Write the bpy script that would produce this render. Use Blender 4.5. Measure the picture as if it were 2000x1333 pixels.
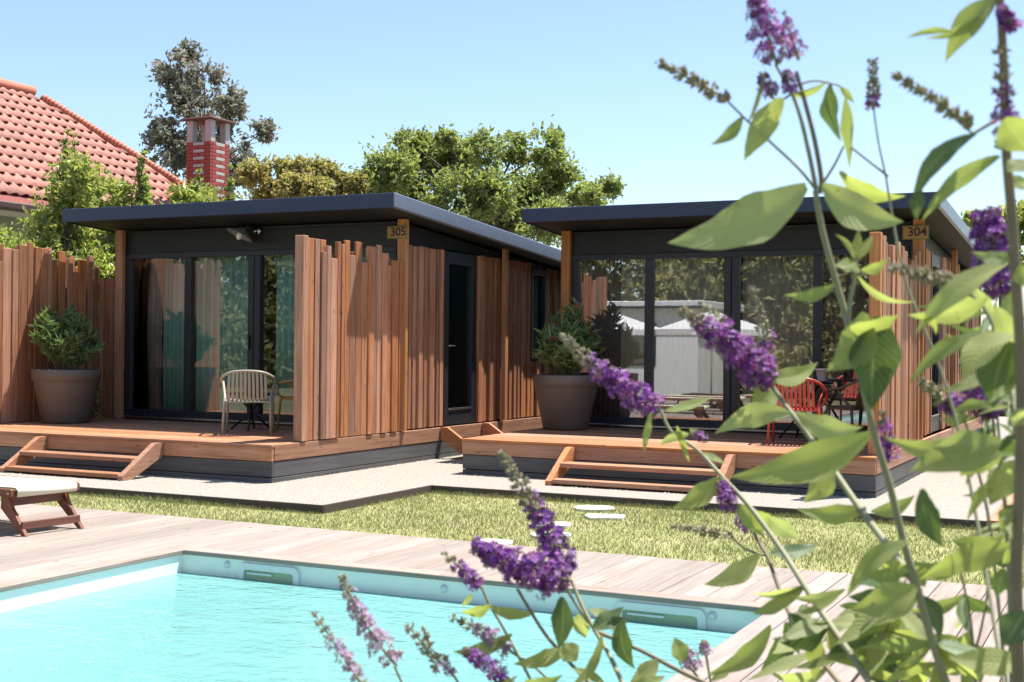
import bpy, math, random
import numpy as np
from mathutils import Vector, Matrix
random.seed(7); RNG = np.random.default_rng(7)
for o in list(bpy.data.objects): bpy.data.objects.remove(o)
S = bpy.context.scene; C = S.collection
PI = math.pi
# ------------------------------------------------------------------ camera
CH, YAW, PITCH, ROLL, F = 1.4472, -0.456, 0.0042, 0.010, 2531.1
fw = Vector((math.sin(YAW)*math.cos(PITCH), math.cos(YAW)*math.cos(PITCH), math.sin(PITCH)))
r0 = Vector((math.cos(YAW), -math.sin(YAW), 0)); u0 = r0.cross(fw)
rt = r0*math.cos(ROLL)+u0*math.sin(ROLL); up = u0*math.cos(ROLL)-r0*math.sin(ROLL)
EYE = Vector((0, 0, CH))
cd = bpy.data.cameras.new('camera'); cam = bpy.data.objects.new('camera', cd); C.objects.link(cam)
cam.matrix_world = Matrix.Translation(EYE) @ Matrix((rt, up, -fw)).transposed().to_4x4()
cd.sensor_width = 36; cd.lens = F/2000*36; cd.clip_start = .05; cd.clip_end = 2000
cd.dof.use_dof = True; cd.dof.focus_distance = 12.0; cd.dof.aperture_fstop = 10.5
S.camera = cam
# ------------------------------------------------------------------ light
SUN = Vector((.345, .51, 1.61)).normalized()
w = bpy.data.worlds.new('World'); S.world = w; w.use_nodes = True
nt = w.node_tree; nt.nodes.clear()
sky = nt.nodes.new('ShaderNodeTexSky'); sky.sky_type = 'NISHITA'; sky.sun_disc = False
sky.sun_elevation = math.asin(SUN.z); sky.sun_rotation = math.atan2(SUN.x, SUN.y)
sky.air_density = 1.0; sky.dust_density = .7; sky.ozone_density = 2.6
bg = nt.nodes.new('ShaderNodeBackground'); bg.inputs[1].default_value = .094
wo = nt.nodes.new('ShaderNodeOutputWorld'); nt.links.new(sky.outputs[0], bg.inputs[0]); nt.links.new(bg.outputs[0], wo.inputs[0])
sl = bpy.data.lights.new('sun', 'SUN'); sl.energy = 4.5; sl.angle = math.radians(.53); sl.color = (1, .955, .89)
so = bpy.data.objects.new('sun', sl); C.objects.link(so); so.location = SUN*60
so.rotation_euler = (-SUN).to_track_quat('-Z', 'Y').to_euler()
vs = S.view_settings; vs.view_transform = 'Standard'; vs.look = 'None'; vs.gamma = 1; vs.use_curve_mapping = False
vs.exposure = 1.2
S.render.engine = 'CYCLES'; S.cycles.max_bounces = 10; S.cycles.transparent_max_bounces = 16; S.cycles.sample_clamp_indirect = 8
S.cycles.caustics_reflective = False; S.cycles.caustics_refractive = False

def at(x, y, d): return EYE+(fw+rt*((x-1000)/F)-up*((y-666.5)/F))*d
def on(x, y, ax, v):
    r = fw+rt*((x-1000)/F)-up*((y-666.5)/F); i = 'XYZ'.index(ax); return EYE+r*((v-EYE[i])/r[i])
# ------------------------------------------------------------------ materials
MATS = {}
class NT:
    def __init__(s, name, disp=False):
        s.m = bpy.data.materials.new(name); s.m.use_nodes = True; s.t = s.m.node_tree; s.t.nodes.clear()
        s.out = s.n('ShaderNodeOutputMaterial'); MATS[name] = s.m
    def n(s, k, **kw):
        q = s.t.nodes.new(k)
        for a, b in kw.items(): setattr(q, a, b)
        return q
    def l(s, a, b): s.t.links.new(a, b)
    def v(s, node, **kw):
        for a, b in kw.items(): node.inputs[a.replace('_', ' ')].default_value = b
        return node
    def coord(s, kind='Object', scale=(1, 1, 1), rnd=True):
        tc = s.n('ShaderNodeTexCoord'); mp = s.n('ShaderNodeMapping'); mp.inputs['Scale'].default_value = scale
        if rnd:
            oi = s.n('ShaderNodeObjectInfo'); va = s.n('ShaderNodeVectorMath', operation='ADD'); m = s.n('ShaderNodeMath', operation='MULTIPLY'); m.inputs[1].default_value = 37.
            s.l(oi.outputs['Random'], m.inputs[0]); s.l(tc.outputs[kind], va.inputs[0]); s.l(m.outputs[0], va.inputs[1]); s.l(va.outputs[0], mp.inputs[0])
        else: s.l(tc.outputs[kind], mp.inputs[0])
        return mp.outputs[0]
    def noise(s, vec, scale, detail=4, rough=.55):
        q = s.n('ShaderNodeTexNoise'); s.v(q, Scale=scale, Detail=detail, Roughness=rough); s.l(vec, q.inputs['Vector']); return q.outputs['Fac']
    def ramp(s, fac, stops):
        q = s.n('ShaderNodeValToRGB'); e = q.color_ramp.elements
        while len(e) < len(stops): e.new(.5)
        for i, (p, c) in enumerate(stops): e[i].position = p; e[i].color = (*c, 1)
        s.l(fac, q.inputs[0]); return q.outputs[0]
    def mix(s, fac, a, b, mode='MIX'):
        q = s.n('ShaderNodeMix', data_type='RGBA', blend_type=mode)
        for sock, val in ((q.inputs[0], fac), (q.inputs[6], a), (q.inputs[7], b)):
            if hasattr(val, 'is_output'): s.l(val, sock)
            else: sock.default_value = val if not isinstance(val, tuple) else (*val, 1)
        return q.outputs[2]
    def rnd(s): return s.n('ShaderNodeObjectInfo').outputs['Random']
    def isl(s): return s.n('ShaderNodeNewGeometry').outputs['Random Per Island']
    def math(s, op, a, b=None):
        q = s.n('ShaderNodeMath', operation=op)
        for i, val in enumerate((a, b)):
            if val is None: continue
            if hasattr(val, 'is_output'): s.l(val, q.inputs[i])
            else: q.inputs[i].default_value = val
        return q.outputs[0]
    def bump(s, h, dist=.002, strength=.6):
        q = s.n('ShaderNodeBump'); s.v(q, Strength=strength, Distance=dist); s.l(h, q.inputs['Height']); return q.outputs[0]
    def pbr(s, col, rough=.6, normal=None, metallic=0, spec=.5, **kw):
        q = s.n('ShaderNodeBsdfPrincipled'); s.v(q, Roughness=.5, Metallic=metallic); q.inputs['Specular IOR Level'].default_value = spec
        for nm, val in (('Base Color', col), ('Roughness', rough)):
            if hasattr(val, 'is_output'): s.l(val, q.inputs[nm])
            else: q.inputs[nm].default_value = (*val, 1) if isinstance(val, tuple) else val
        if normal is not None: s.l(normal, q.inputs['Normal'])
        return q.outputs[0]
    def done(s, sh): s.l(sh, s.out.inputs['Surface']); return s.m
def wood(name, axis, dark, mid, light, var=.25, rough=.62, gs=1.0, knots=True):
    t = NT(name); sc = [22*gs]*3; sc['xyz'.index(axis)] = 1.1*gs
    v = t.coord('Object', tuple(sc)); g = t.noise(v, 1.6, 6, .62)
    fine = t.noise(v, 9, 3, .6)
    c = t.ramp(g, [(.28, dark), (.52, mid), (.75, light)])
    c = t.mix(t.math('MULTIPLY', fine, .35), c, dark)
    sc2 = [2.2]*3; sc2['xyz'.index(axis)] = .5
    blot = t.noise(t.coord('Object', tuple(sc2)), 1.5, 3)
    c = t.mix(t.ramp(blot, [(.4, (0, 0, 0)), (.75, (.45, .45, .45))]), c, light)
    if knots:
        sk = [9]*3; sk['xyz'.index(axis)] = 3.2
        vo = t.n('ShaderNodeTexVoronoi'); t.l(t.coord('Object', tuple(sk)), vo.inputs['Vector']); vo.inputs['Scale'].default_value = 1
        c = t.mix(t.ramp(vo.outputs['Distance'], [(.03, (.75, .75, .75)), (.12, (0, 0, 0))]), c, tuple(x*.35 for x in dark))
    wz_ = t.noise(t.coord('Object', (1.7, 1.7, 1.7)), 1.3, 5, .65); gy = sum(mid)/3*.9
    c = t.mix(t.ramp(wz_, [(.52, (0, 0, 0)), (.8, (.28, .28, .28))]), c, (gy*1.12, gy*.98, gy*.9))   # greyed patches
    hs = t.n('ShaderNodeHueSaturation'); t.l(c, hs.inputs['Color'])
    r = t.rnd(); t.l(t.math('ADD', t.math('MULTIPLY', r, var*2), 1-var), hs.inputs['Value'])
    r2 = t.math('FRACT', t.math('MULTIPLY', r, 17.3)); t.l(t.math('ADD', t.math('MULTIPLY', r2, .3), .85), hs.inputs['Saturation'])
    return t.done(t.pbr(hs.outputs[0], rough, t.bump(t.math('ADD', g, t.math('MULTIPLY', fine, .4)), .0025, .55), spec=.35))
for ax in 'xyz':
    wood('wood_'+ax, ax, (.22, .09, .043), (.43, .195, .098), (.57, .30, .175))
    wood('slat_'+ax, ax, (.21, .082, .04), (.42, .178, .088), (.58, .29, .165), var=.3)
    wood('grey_deck_'+ax, ax, (.215, .16, .13), (.31, .252, .212), (.37, .32, .28), var=.13, rough=.75)
    wood('teak_'+ax, ax, (.10, .032, .018), (.19, .062, .034), (.27, .10, .055), var=.1, rough=.45, knots=False)
    wood('dark_board_'+ax, ax, (.065, .063, .064), (.10, .097, .098), (.15, .145, .145), var=.1, rough=.6, knots=False)
wood('post_z', 'z', (.26, .10, .035), (.47, .20, .075), (.60, .30, .13), var=.08)
def plain(name, col, rough=.5, metallic=0, amt=.12, scale=6, bd=.0, spec=.5, dirt=None):
    t = NT(name); v = t.coord('Object', (1, 1, 1)); g = t.noise(v, scale, 5)
    c = t.mix(g, tuple(x*(1-amt) for x in col), tuple(min(1, x*(1+amt)) for x in col))
    if dirt: c = t.mix(t.ramp(t.noise(v, scale*.35, 6, .65), [(.5, (0, 0, 0)), (.75, (.5, .5, .5))]), c, dirt)
    nm = t.bump(t.noise(v, scale*12, 3), bd, .5) if bd else None
    rg = t.math('ADD', t.math('MULTIPLY', t.noise(v, scale*2.3, 4), .2), rough-.1)
    return t.done(t.pbr(c, rg, nm, metallic, spec))
plain('anthracite', (.017, .021, .028), .42); plain('anthracite_wall', (.011, .014, .015), .55, bd=.0006)
plain('roof_metal', (.03, .042, .085), .33); plain('sunlit_edge_metal', (.11, .13, .18), .35); plain('soffit', (.016, .013, .012), .6)
plain('black_metal', (.012, .012, .013), .4); plain('steel', (.55, .55, .54), .25, metallic=1); plain('enamel', (.24, .24, .27), .2)
plain('pot', (.135, .112, .10), .55, amt=.07, bd=.0005, dirt=(.19, .155, .135)); plain('soil', (.05, .035, .025), .95, bd=.01)
plain('canvas', (.74, .68, .52), .85, amt=.05, bd=.0008, scale=20); plain('brass', (.6, .42, .18), .3, metallic=1)
plain('chair_grey', (.36, .35, .28), .42, amt=.05); plain('chair_red', (.55, .085, .065), .38, amt=.05); plain('chair_ochre', (.42, .20, .035), .42, amt=.05); plain('chair_olive', (.13, .105, .05), .42, amt=.05)
plain('white_paint', (.78, .77, .75), .5, amt=.04); plain('liner_pale', (.88, .89, .80), .4, amt=.03, scale=2); plain('skimmer_white', (.72, .74, .70), .35, amt=.03)
plain('skimmer_green', (.40, .47, .30), .5, amt=.15); plain('sign_wood', (.40, .20, .075), .6, amt=.2); plain('sign_green', (.14, .17, .05), .6); plain('digit', (.03, .02, .02), .5)
plain('curtain_teal', (.34, .58, .53), .85); plain('curtain_plum', (.44, .33, .31), .85); plain('curtain_beige', (.80, .72, .60), .85); plain('interior', (.10, .09, .08), .8)
plain('stone_pale', (.66, .62, .56), .8, amt=.12, scale=9, bd=.004, dirt=(.5, .46, .4)); plain('edging', (.075, .055, .045), .7, amt=.2); plain('render_wall', (.36, .37, .29), .9, amt=.06, bd=.002)
plain('gutter', (.10, .045, .045), .4); plain('tile', (.50, .175, .105), .75, amt=.2, scale=5, bd=.002, dirt=(.30, .13, .09)); plain('brick_red', (.36, .06, .045), .7, amt=.2, scale=9, bd=.002, dirt=(.30, .07, .05)); plain('brick_white', (.50, .42, .39), .8, amt=.15, scale=9, dirt=(.45, .3, .27)); plain('mortar', (.22, .06, .045), .9); plain('cap_brown', (.13, .065, .05), .8, amt=.3); plain('cable', (.02, .02, .02), .6)
plain('parasol', (.80, .78, .76), .8, amt=.03); plain('bark', (.10, .075, .055), .9, amt=.4, scale=14, bd=.01); plain('stem_olive', (.26, .26, .15), .65, amt=.25, scale=30); plain('stem_brown', (.21, .165, .10), .7, amt=.3, scale=30); plain('red_flower', (.55, .03, .05), .6)
# per-tile variation
t = NT('tile_var'); v = t.coord('Object', (1, 1, 1)); c = t.ramp(t.noise(v, 6, 5), [(.3, (.36, .13, .09)), (.6, (.48, .20, .14)), (.8, (.56, .28, .21))])
c = t.mix(t.math('MULTIPLY', t.rnd(), .6), c, (.28, .125, .10)); t.done(t.pbr(c, .75, t.bump(t.noise(v, 60, 3), .003, .5)))
# glass: a thin coated pane (clear transmission plus a mirror layer)
def glass(name, tint, refl):
    t = NT(name); tr = t.n('ShaderNodeBsdfTransparent'); tr.inputs[0].default_value = (*tint, 1)
    gl = t.n('ShaderNodeBsdfGlossy'); gl.inputs['Roughness'].default_value = .0; gl.inputs[0].default_value = (.96, .97, 1, 1)
    v = t.coord('Object', (.5, .5, .5)); t.l(t.bump(t.noise(v, 1.2, 1), .004, .12), gl.inputs['Normal'])
    fr = t.n('ShaderNodeFresnel'); fr.inputs[0].default_value = 1.5
    mx = t.n('ShaderNodeMixShader'); t.l(t.math('MINIMUM', t.math('ADD', fr.outputs[0], refl), 1.), mx.inputs[0]); t.l(tr.outputs[0], mx.inputs[1]); t.l(gl.outputs[0], mx.inputs[2]); t.done(mx.outputs[0])
glass('glass_clear', (.92, .96, .95), .03); glass('glass_coated', (.92, .92, .91), .15)
# leaves
def leafmat(name, cols, trans=.45, rough=.5, uv=False, spec=.4, tint=(1.25, 1.35, .45), patch=None):
    t = NT(name)
    r = t.rnd() if uv else t.isl()
    n = len(cols); c = t.ramp(r, [(i/max(1, n-1), cols[i]) for i in range(n)])
    nm = None
    if patch: c = t.mix(t.ramp(t.noise(t.coord('Object', (1, 1, 1), False), .9, 4, .6), [(.42, (0, 0, 0)), (.68, (.7, .7, .7))]), c, patch)
    if uv:
        tc = t.n('ShaderNodeTexCoord'); sp = t.n('ShaderNodeSeparateXYZ'); t.l(tc.outputs['UV'], sp.inputs[0])
        au = t.math('ABSOLUTE', t.math('SUBTRACT', sp.outputs[0], .5))
        vein = t.math('SINE', t.math('MULTIPLY', t.math('SUBTRACT', sp.outputs[1], t.math('MULTIPLY', au, .45)), 75.))
        rib = t.ramp(au, [(.0, (1, 1, 1)), (.035, (0, 0, 0))])
        pat = t.ramp(vein, [(.8, (0, 0, 0)), (1, (.32, .32, .32))])
        ns = t.noise(t.coord('Object', (1, 1, 1)), 45, 4); ns2 = t.noise(t.coord('Object', (1, 1, 1)), 260, 2)
        c = t.mix(t.math('MULTIPLY', ns, .4), c, (.24, .29, .14)); c = t.mix(pat, c, (.36, .40, .19)); c = t.mix(t.math('MULTIPLY', rib, .6), c, (.42, .46, .26))
        c = t.mix(t.ramp(t.noise(t.coord('Object', (1, 1, 1)), 95, 2, .4), [(.70, (0, 0, 0)), (.76, (.55, .55, .55))]), c, (.22, .16, .07))   # brown specks
        bk = t.n('ShaderNodeNewGeometry').outputs['Backfacing']; c = t.mix(t.math('MULTIPLY', bk, .55), c, (.36, .40, .30))
        nm = t.bump(t.math('SUBTRACT', t.math('MULTIPLY', ns2, .3), t.math('ADD', t.math('MULTIPLY', vein, .5), t.math('MULTIPLY', rib, 2.))), .0010, .45)
    p = t.pbr(c, rough, nm, spec=spec); tl = t.n('ShaderNodeBsdfTranslucent')
    t.l(t.mix(.75, c, tint, 'MULTIPLY'), tl.inputs[0])
    mx = t.n('ShaderNodeMixShader'); mx.inputs[0].default_value = trans; t.l(p, mx.inputs[1]); t.l(tl.outputs[0], mx.inputs[2]); t.done(mx.outputs[0])
leafmat('bush_leaf', [(.28, .32, .14), (.34, .38, .14), (.40, .43, .16), (.45, .47, .22), (.36, .39, .24)], .55, .55, True)
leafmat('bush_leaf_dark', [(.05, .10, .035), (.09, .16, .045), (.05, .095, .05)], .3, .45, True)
leafmat('leaf_green', [(.22, .26, .11), (.30, .34, .14), (.36, .39, .18), (.16, .20, .09)], .5)
leafmat('leaf_grey', [(.25, .28, .20), (.33, .32, .27), (.17, .20, .14), (.40, .29, .30)], .45, tint=(1.05, 1., .8))
leafmat('leaf_brown', [(.36, .31, .15), (.44, .35, .19), (.28, .28, .13), (.40, .37, .17)], .5)
leafmat('leaf_laurel', [(.28, .36, .11), (.40, .46, .16), (.20, .27, .09), (.50, .43, .18), (.34, .40, .21)], .5, .28)
leafmat('leaf_oleander', [(.13, .21, .08), (.22, .29, .12), (.09, .15, .06)], .35, .2)
leafmat('grass_blade', [(.185, .215, .085), (.235, .255, .10), (.29, .28, .135), (.165, .20, .08), (.33, .30, .18)], .38, .6, tint=(1.15, 1.2, .6), patch=(.32, .28, .155))
leafmat('leaf_hedge', [(.28, .29, .14), (.36, .34, .17), (.42, .36, .21)], .5)
leafmat('floret', [(.10, .05, .09), (.12, .02, .22), (.19, .035, .34), (.28, .07, .46), (.36, .08, .38), (.40, .20, .58), (.30, .20, .22)], .35, .6)
leafmat('floret_pale', [(.40, .24, .46), (.46, .30, .46), (.36, .22, .42), (.45, .36, .40)], .35, .6)
leafmat('bud', [(.36, .34, .19), (.42, .36, .24), (.30, .32, .17), (.40, .27, .27)], .2, .6)
# ground materials
t = NT('lawn_soil'); v = t.coord('Object', (1, 1, 1), False); c = t.ramp(t.noise(v, 1.3, 5), [(.3, (.22, .24, .075)), (.55, (.31, .31, .12)), (.75, (.40, .35, .19))]); t.done(t.pbr(c, .95, t.bump(t.noise(v, 70, 4), .02, .8)))
t = NT('gravel_white'); v = t.coord('Object', (1, 1, 1), False); vo = t.n('ShaderNodeTexVoronoi'); t.l(v, vo.inputs['Vector']); vo.inputs['Scale'].default_value = 85
c = t.mix(t.ramp(vo.outputs['Distance'], [(.25, (0, 0, 0)), (.75, (1, 1, 1))]), (.43, .39, .335), (.27, .24, .20)); c = t.mix(t.math('MULTIPLY', t.noise(v, 2.5, 5), .3), c, (.36, .31, .255))
t.done(t.pbr(c, .9, t.bump(t.math('SUBTRACT', 1., vo.outputs['Distance']), .012, .9)))
leafmat('pebble', [(.43, .39, .335), (.48, .45, .395), (.34, .30, .24), (.44, .40, .335)], 0, .85)
t = NT('ground_soil'); v = t.coord('Object', (1, 1, 1), False); t.done(t.pbr(t.ramp(t.noise(v, .4, 6), [(.3, (.10, .12, .04)), (.7, (.20, .17, .10))]), .95))
t = NT('pool_floor'); v = t.coord('Object', (1, 1, 1), False)
t.done(t.pbr(t.mix(t.noise(v, .8, 3), (.40, .58, .58), (.50, .64, .63)), .6))
# water: a tinted clear surface under a rippled mirror layer
t = NT('water'); v = t.coord('Object', (1, 1.7, 1), False)
h = t.math('ADD', t.noise(v, 2.2, 3, .5), t.math('MULTIPLY', t.noise(v, 9, 3, .55), .45)); bm_ = t.bump(h, .05, .5)
tr = t.n('ShaderNodeBsdfTransparent'); tr.inputs[0].default_value = (.55, .93, .95, 1)
df = t.n('ShaderNodeBsdfDiffuse'); t.l(t.mix(t.noise(t.coord('Object', (.5, .5, .5), False), 1.1, 3), (.15, .435, .42), (.26, .495, .475)), df.inputs[0]); t.l(bm_, df.inputs['Normal'])   # light scattered back by the water body
m0 = t.n('ShaderNodeMixShader'); m0.inputs[0].default_value = .78; t.l(tr.outputs[0], m0.inputs[1]); t.l(df.outputs[0], m0.inputs[2])
gl = t.n('ShaderNodeBsdfGlossy'); gl.inputs['Roughness'].default_value = .04; t.l(bm_, gl.inputs['Normal'])
fr = t.n('ShaderNodeFresnel'); fr.inputs[0].default_value = 1.33; t.l(bm_, fr.inputs['Normal'])
mx = t.n('ShaderNodeMixShader'); t.l(fr.outputs[0], mx.inputs[0]); t.l(m0.outputs[0], mx.inputs[1]); t.l(gl.outputs[0], mx.inputs[2]); t.done(mx.outputs[0])
# ------------------------------------------------------------------ mesh helpers
class MB:
    def __init__(s): s.v = []; s.f = []; s.m = []; s.smooth = []
    def add(s, vs, fs, mi=0, sm=False):
        b = len(s.v); s.v += [tuple(q) for q in vs]; s.f += [tuple(b+i for i in f) for f in fs]; s.m += [mi]*len(fs); s.smooth += [sm]*len(fs)
    def box(s, lo, hi, bev=0, M=None, mi=0):
        lo = Vector(lo); hi = Vector(hi)
        if bev <= 0:
            vs = [Vector((x, y, z)) for x in (lo.x, hi.x) for y in (lo.y, hi.y) for z in (lo.z, hi.z)]
            fs = [(0, 1, 3, 2), (4, 6, 7, 5), (0, 4, 5, 1), (2, 3, 7, 6), (0, 2, 6, 4), (1, 5, 7, 3)]
        else:
            bev = min(bev, *[(hi[i]-lo[i])*.45 for i in range(3)]); idx = {}; vs = []
            for c in [(a, b, d) for a in (0, 1) for b in (0, 1) for d in (0, 1)]:
                for k in range(3):
                    p = [hi[i] if c[i] else lo[i] for i in range(3)]
                    for i in range(3):
                        if i != k: p[i] += -bev if c[i] else bev
                    idx[c, k] = len(vs); vs.append(Vector(p))
            fs = []
            cen = (lo+hi)/2
            def q(ids):
                n = (vs[ids[1]]-vs[ids[0]]).cross(vs[ids[2]]-vs[ids[0]]); m = sum((vs[i] for i in ids), Vector())/len(ids)-cen
                fs.append(tuple(ids) if n.dot(m) > 0 else tuple(reversed(ids)))
            for k in range(3):
                i, j = [a for a in range(3) if a != k]
                for side in (0, 1):
                    ring = []
                    for a, b in ((0, 0), (1, 0), (1, 1), (0, 1)):
                        c = [0]*3; c[k] = side; c[i] = a; c[j] = b; ring.append(idx[tuple(c), k])
                    q(ring)
                for a in (0, 1):
                    for b in (0, 1):
                        c0 = [0]*3; c1 = [0]*3; c0[k] = 0; c1[k] = 1; c0[i] = c1[i] = a; c0[j] = c1[j] = b
                        q([idx[tuple(c0), i], idx[tuple(c0), j], idx[tuple(c1), j], idx[tuple(c1), i]])
            for c in [(a, b, d) for a in (0, 1) for b in (0, 1) for d in (0, 1)]: q([idx[c, 0], idx[c, 1], idx[c, 2]])
        if M is not None: vs = [M @ p for p in vs]
        s.add(vs, fs, mi); return s
    def tube(s, pts, r, n=8, mi=0, cap=True):
        pts = [Vector(p) for p in pts]; k = len(pts); rs = r if isinstance(r, (list, tuple)) else [r]*k
        prev = None; vs = []; fs = []
        for i, p in enumerate(pts):
            d = (pts[min(i+1, k-1)]-pts[max(i-1, 0)]).normalized()
            if prev is None: a = d.orthogonal().normalized()
            else:
                a = prev-d*prev.dot(d); a = a.normalized() if a.length > 1e-6 else d.orthogonal().normalized()
            prev = a; b = d.cross(a)
            vs += [p+(a*math.cos(2*PI*j/n)+b*math.sin(2*PI*j/n))*rs[i] for j in range(n)]
        for i in range(k-1):
            for j in range(n): fs.append((i*n+j, i*n+(j+1) % n, (i+1)*n+(j+1) % n, (i+1)*n+j))
        if cap: fs += [tuple(reversed(range(n))), tuple(range((k-1)*n, k*n))]
        s.add(vs, fs, mi, True); return s
    def lathe(s, prof, n=40, cen=(0, 0, 0), mi=0):
        vs = []; fs = []; k = len(prof)
        for r_, z in prof: vs += [(cen[0]+r_*math.cos(2*PI*j/n), cen[1]+r_*math.sin(2*PI*j/n), cen[2]+z) for j in range(n)]
        for i in range(k-1):
            for j in range(n): fs.append((i*n+j, i*n+(j+1) % n, (i+1)*n+(j+1) % n, (i+1)*n+j))
        s.add(vs, fs, mi, True); return s
    def prism(s, poly, axis, a, b, mi=0):
        n = len(poly)
        def pt(p, h):
            l = list(p); l.insert('xyz'.index(axis), h); return tuple(l)
        vs = [pt(p, a) for p in poly]+[pt(p, b) for p in poly]
        s.add(vs, [tuple(reversed(range(n))), tuple(range(n, 2*n))]+[(i, (i+1) % n, n+(i+1) % n, n+i) for i in range(n)], mi); return s
ORG = {}
def link(o, parent=None):
    C.objects.link(o)
    if parent is not None: o.parent = parent
    return o
def thing(name, label=None, cat=None, loc=(0, 0, 0), group=None, kind=None, parent=None):
    o = bpy.data.objects.new(name, None); o.empty_display_size = .1; loc = Vector(loc); link(o, parent)
    o.location = loc-(ORG[parent.name] if parent is not None else Vector()); ORG[o.name] = loc; tag(o, label, cat, group, kind); return o
def tag(o, label=None, cat=None, group=None, kind=None):
    for k, x in (('label', label), ('category', cat), ('group', group), ('kind', kind)):
        if x: o[k] = x
    return o
def obj(name, mb, mat, parent=None, label=None, cat=None, group=None, kind=None, loc=None):
    """one mesh object; vertices are given in world space (or in the parent's space for movable prototypes)"""
    me = bpy.data.meshes.new(name); po = ORG[parent.name] if parent is not None else Vector()
    vs = np.array(mb.v, dtype=float); lo = vs.min(0); hi = vs.max(0)
    loc = Vector(((lo[0]+hi[0])/2, (lo[1]+hi[1])/2, lo[2])) if loc is None else Vector(loc)
    me.from_pydata((vs-np.array(loc)).tolist(), [], mb.f)
    for x in (mat if isinstance(mat, (list, tuple)) else [mat]): me.materials.append(MATS[x])
    me.polygons.foreach_set('material_index', mb.m); me.polygons.foreach_set('use_smooth', mb.smooth); me.update()
    o = bpy.data.objects.new(name, me); link(o, parent); o.location = loc-po; ORG[o.name] = loc; return tag(o, label, cat, group, kind)
def box(name, lo, hi, mat, parent=None, bev=.003, **kw): return obj(name, MB().box(lo, hi, bev), mat, parent, **kw)
def fast(name, V, Fc, mats, parent=None, mi=None, smooth=False, loc=(0, 0, 0), uv=None, **kw):
    """numpy mesh: V (n,3) in world space, Fc (m,k) faces"""
    me = bpy.data.meshes.new(name); V = np.asarray(V, float)-np.array(loc); Fc = np.asarray(Fc, np.int32); m, k = Fc.shape
    me.vertices.add(len(V)); me.vertices.foreach_set('co', V.ravel()); me.loops.add(m*k); me.loops.foreach_set('vertex_index', Fc.ravel())
    me.polygons.add(m); me.polygons.foreach_set('loop_start', np.arange(0, m*k, k, dtype=np.int32)); me.polygons.foreach_set('loop_total', np.full(m, k, np.int32))
    for x in (mats if isinstance(mats, (list, tuple)) else [mats]): me.materials.append(MATS[x])
    if mi is not None: me.polygons.foreach_set('material_index', np.asarray(mi, np.int32))
    me.polygons.foreach_set('use_smooth', np.full(m, smooth))
    if uv is not None: l = me.uv_layers.new(name='UVMap'); l.data.foreach_set('uv', np.asarray(uv)[Fc.ravel()].ravel())
    me.update(calc_edges=True); me.validate()
    o = bpy.data.objects.new(name, me); link(o, parent); po = ORG[parent.name] if parent is not None else Vector(); o.location = Vector(loc)-po; ORG[o.name] = Vector(loc); return tag(o, **kw)
def copy_tree(o, parent=None):
    c = o.copy(); link(c, None); c.parent = parent
    for ch in o.children: copy_tree(ch, c)
    return c
def nrm(a): return a/np.maximum(np.linalg.norm(a, axis=-1, keepdims=True), 1e-9)
def leaves(P, size, asp=.45, up=.35, rng=RNG, N=None, D=None, fold=.15):
    """kite leaves at points P: returns V, F"""
    n = len(P); L = size*(.6+.8*rng.random(n))[:, None]
    d = rng.normal(size=(n, 3)); d = nrm(d if D is None else d*.6+D)
    nr = rng.normal(size=(n, 3)); nr[:, 2] += up*3; nr = nrm(nr-d*(nr*d).sum(1, keepdims=True)); s = np.cross(d, nr)
    w_ = L*asp*.5
    V = np.stack([P-d*L*.5, P+s*w_-d*L*.05+nr*L*fold, P+d*L*.5-nr*L*fold*.6, P-s*w_-d*L*.05+nr*L*fold], 1).reshape(-1, 3)
    i = np.arange(n)*4; return V, np.stack([i, i+1, i+2, i+3], 1)
# ================================================================== ground, pool, lawn, gravel
PX0, PX1, PY0, PY1 = -6.06, -1.86, -.6, 7.15
def sheet(name, rects, z, mat, kind='structure', label=None):
    mb = MB()
    for x0, x1, y0, y1 in rects: mb.add([(x0, y0, z), (x1, y0, z), (x1, y1, z), (x0, y1, z)], [(0, 1, 2, 3)])
    return obj(name, mb, mat, kind=kind, label=label, loc=(0, 0, z))
def around(x0, x1, y0, y1): return [(x0, PX0-.02, y0, y1), (PX1+.02, x1, y0, y1), (PX0-.02, PX1+.02, PY1+.02, y1), (PX0-.02, PX1+.02, y0, PY0-.02)]
sheet('ground', around(-400, 400, -300, 500), -.14, 'ground_soil')
LX0, LX1, LY0, LY1 = -16., 6., 8.5, 18.
lawn = sheet('lawn', [(LX0, LX1, LY0, 11.39), (-1.02, LX1, 11.39, LY1)], -.035, 'lawn_soil')
# pool shell
pool = thing('pool', 'rectangular turquoise swimming pool sunk in the pale timber deck', 'swimming pool', (PX0, PY1, 0), kind='structure')
wz = -.155
for nm, lo, hi in (('pool_wall', (PX0, PY1, -1.3), (PX1, PY1+.015, -.03)), ('pool_wall', (PX0-.015, PY0, -1.3), (PX0, PY1, -.03)), ('pool_wall', (PX1, PY0, -1.3), (PX1+.015, PY1, -.03)), ('pool_wall', (PX0, PY0-.015, -1.3), (PX1, PY0, -.03))):
    box(nm, lo, hi, 'liner_pale', pool, 0)
box('pool_floor', (PX0, PY0, -1.32), (PX1, PY1, -1.3), 'pool_floor', pool, 0)
sheet('water', [(PX0+.001, PX1-.001, PY0+.001, PY1-.001)], wz, 'water')
def rrect(cx, cz, w_, h_, r_, n=6):
    pts = []
    for qx, qz, a0 in ((1, 1, 0), (-1, 1, 90), (-1, -1, 180), (1, -1, 270)):
        for k in range(n+1):
            a = math.radians(a0+90*k/n); pts.append((cx+qx*(w_/2-r_)+r_*math.cos(a), cz+qz*(h_/2-r_)+r_*math.sin(a)))
    return pts
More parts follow.
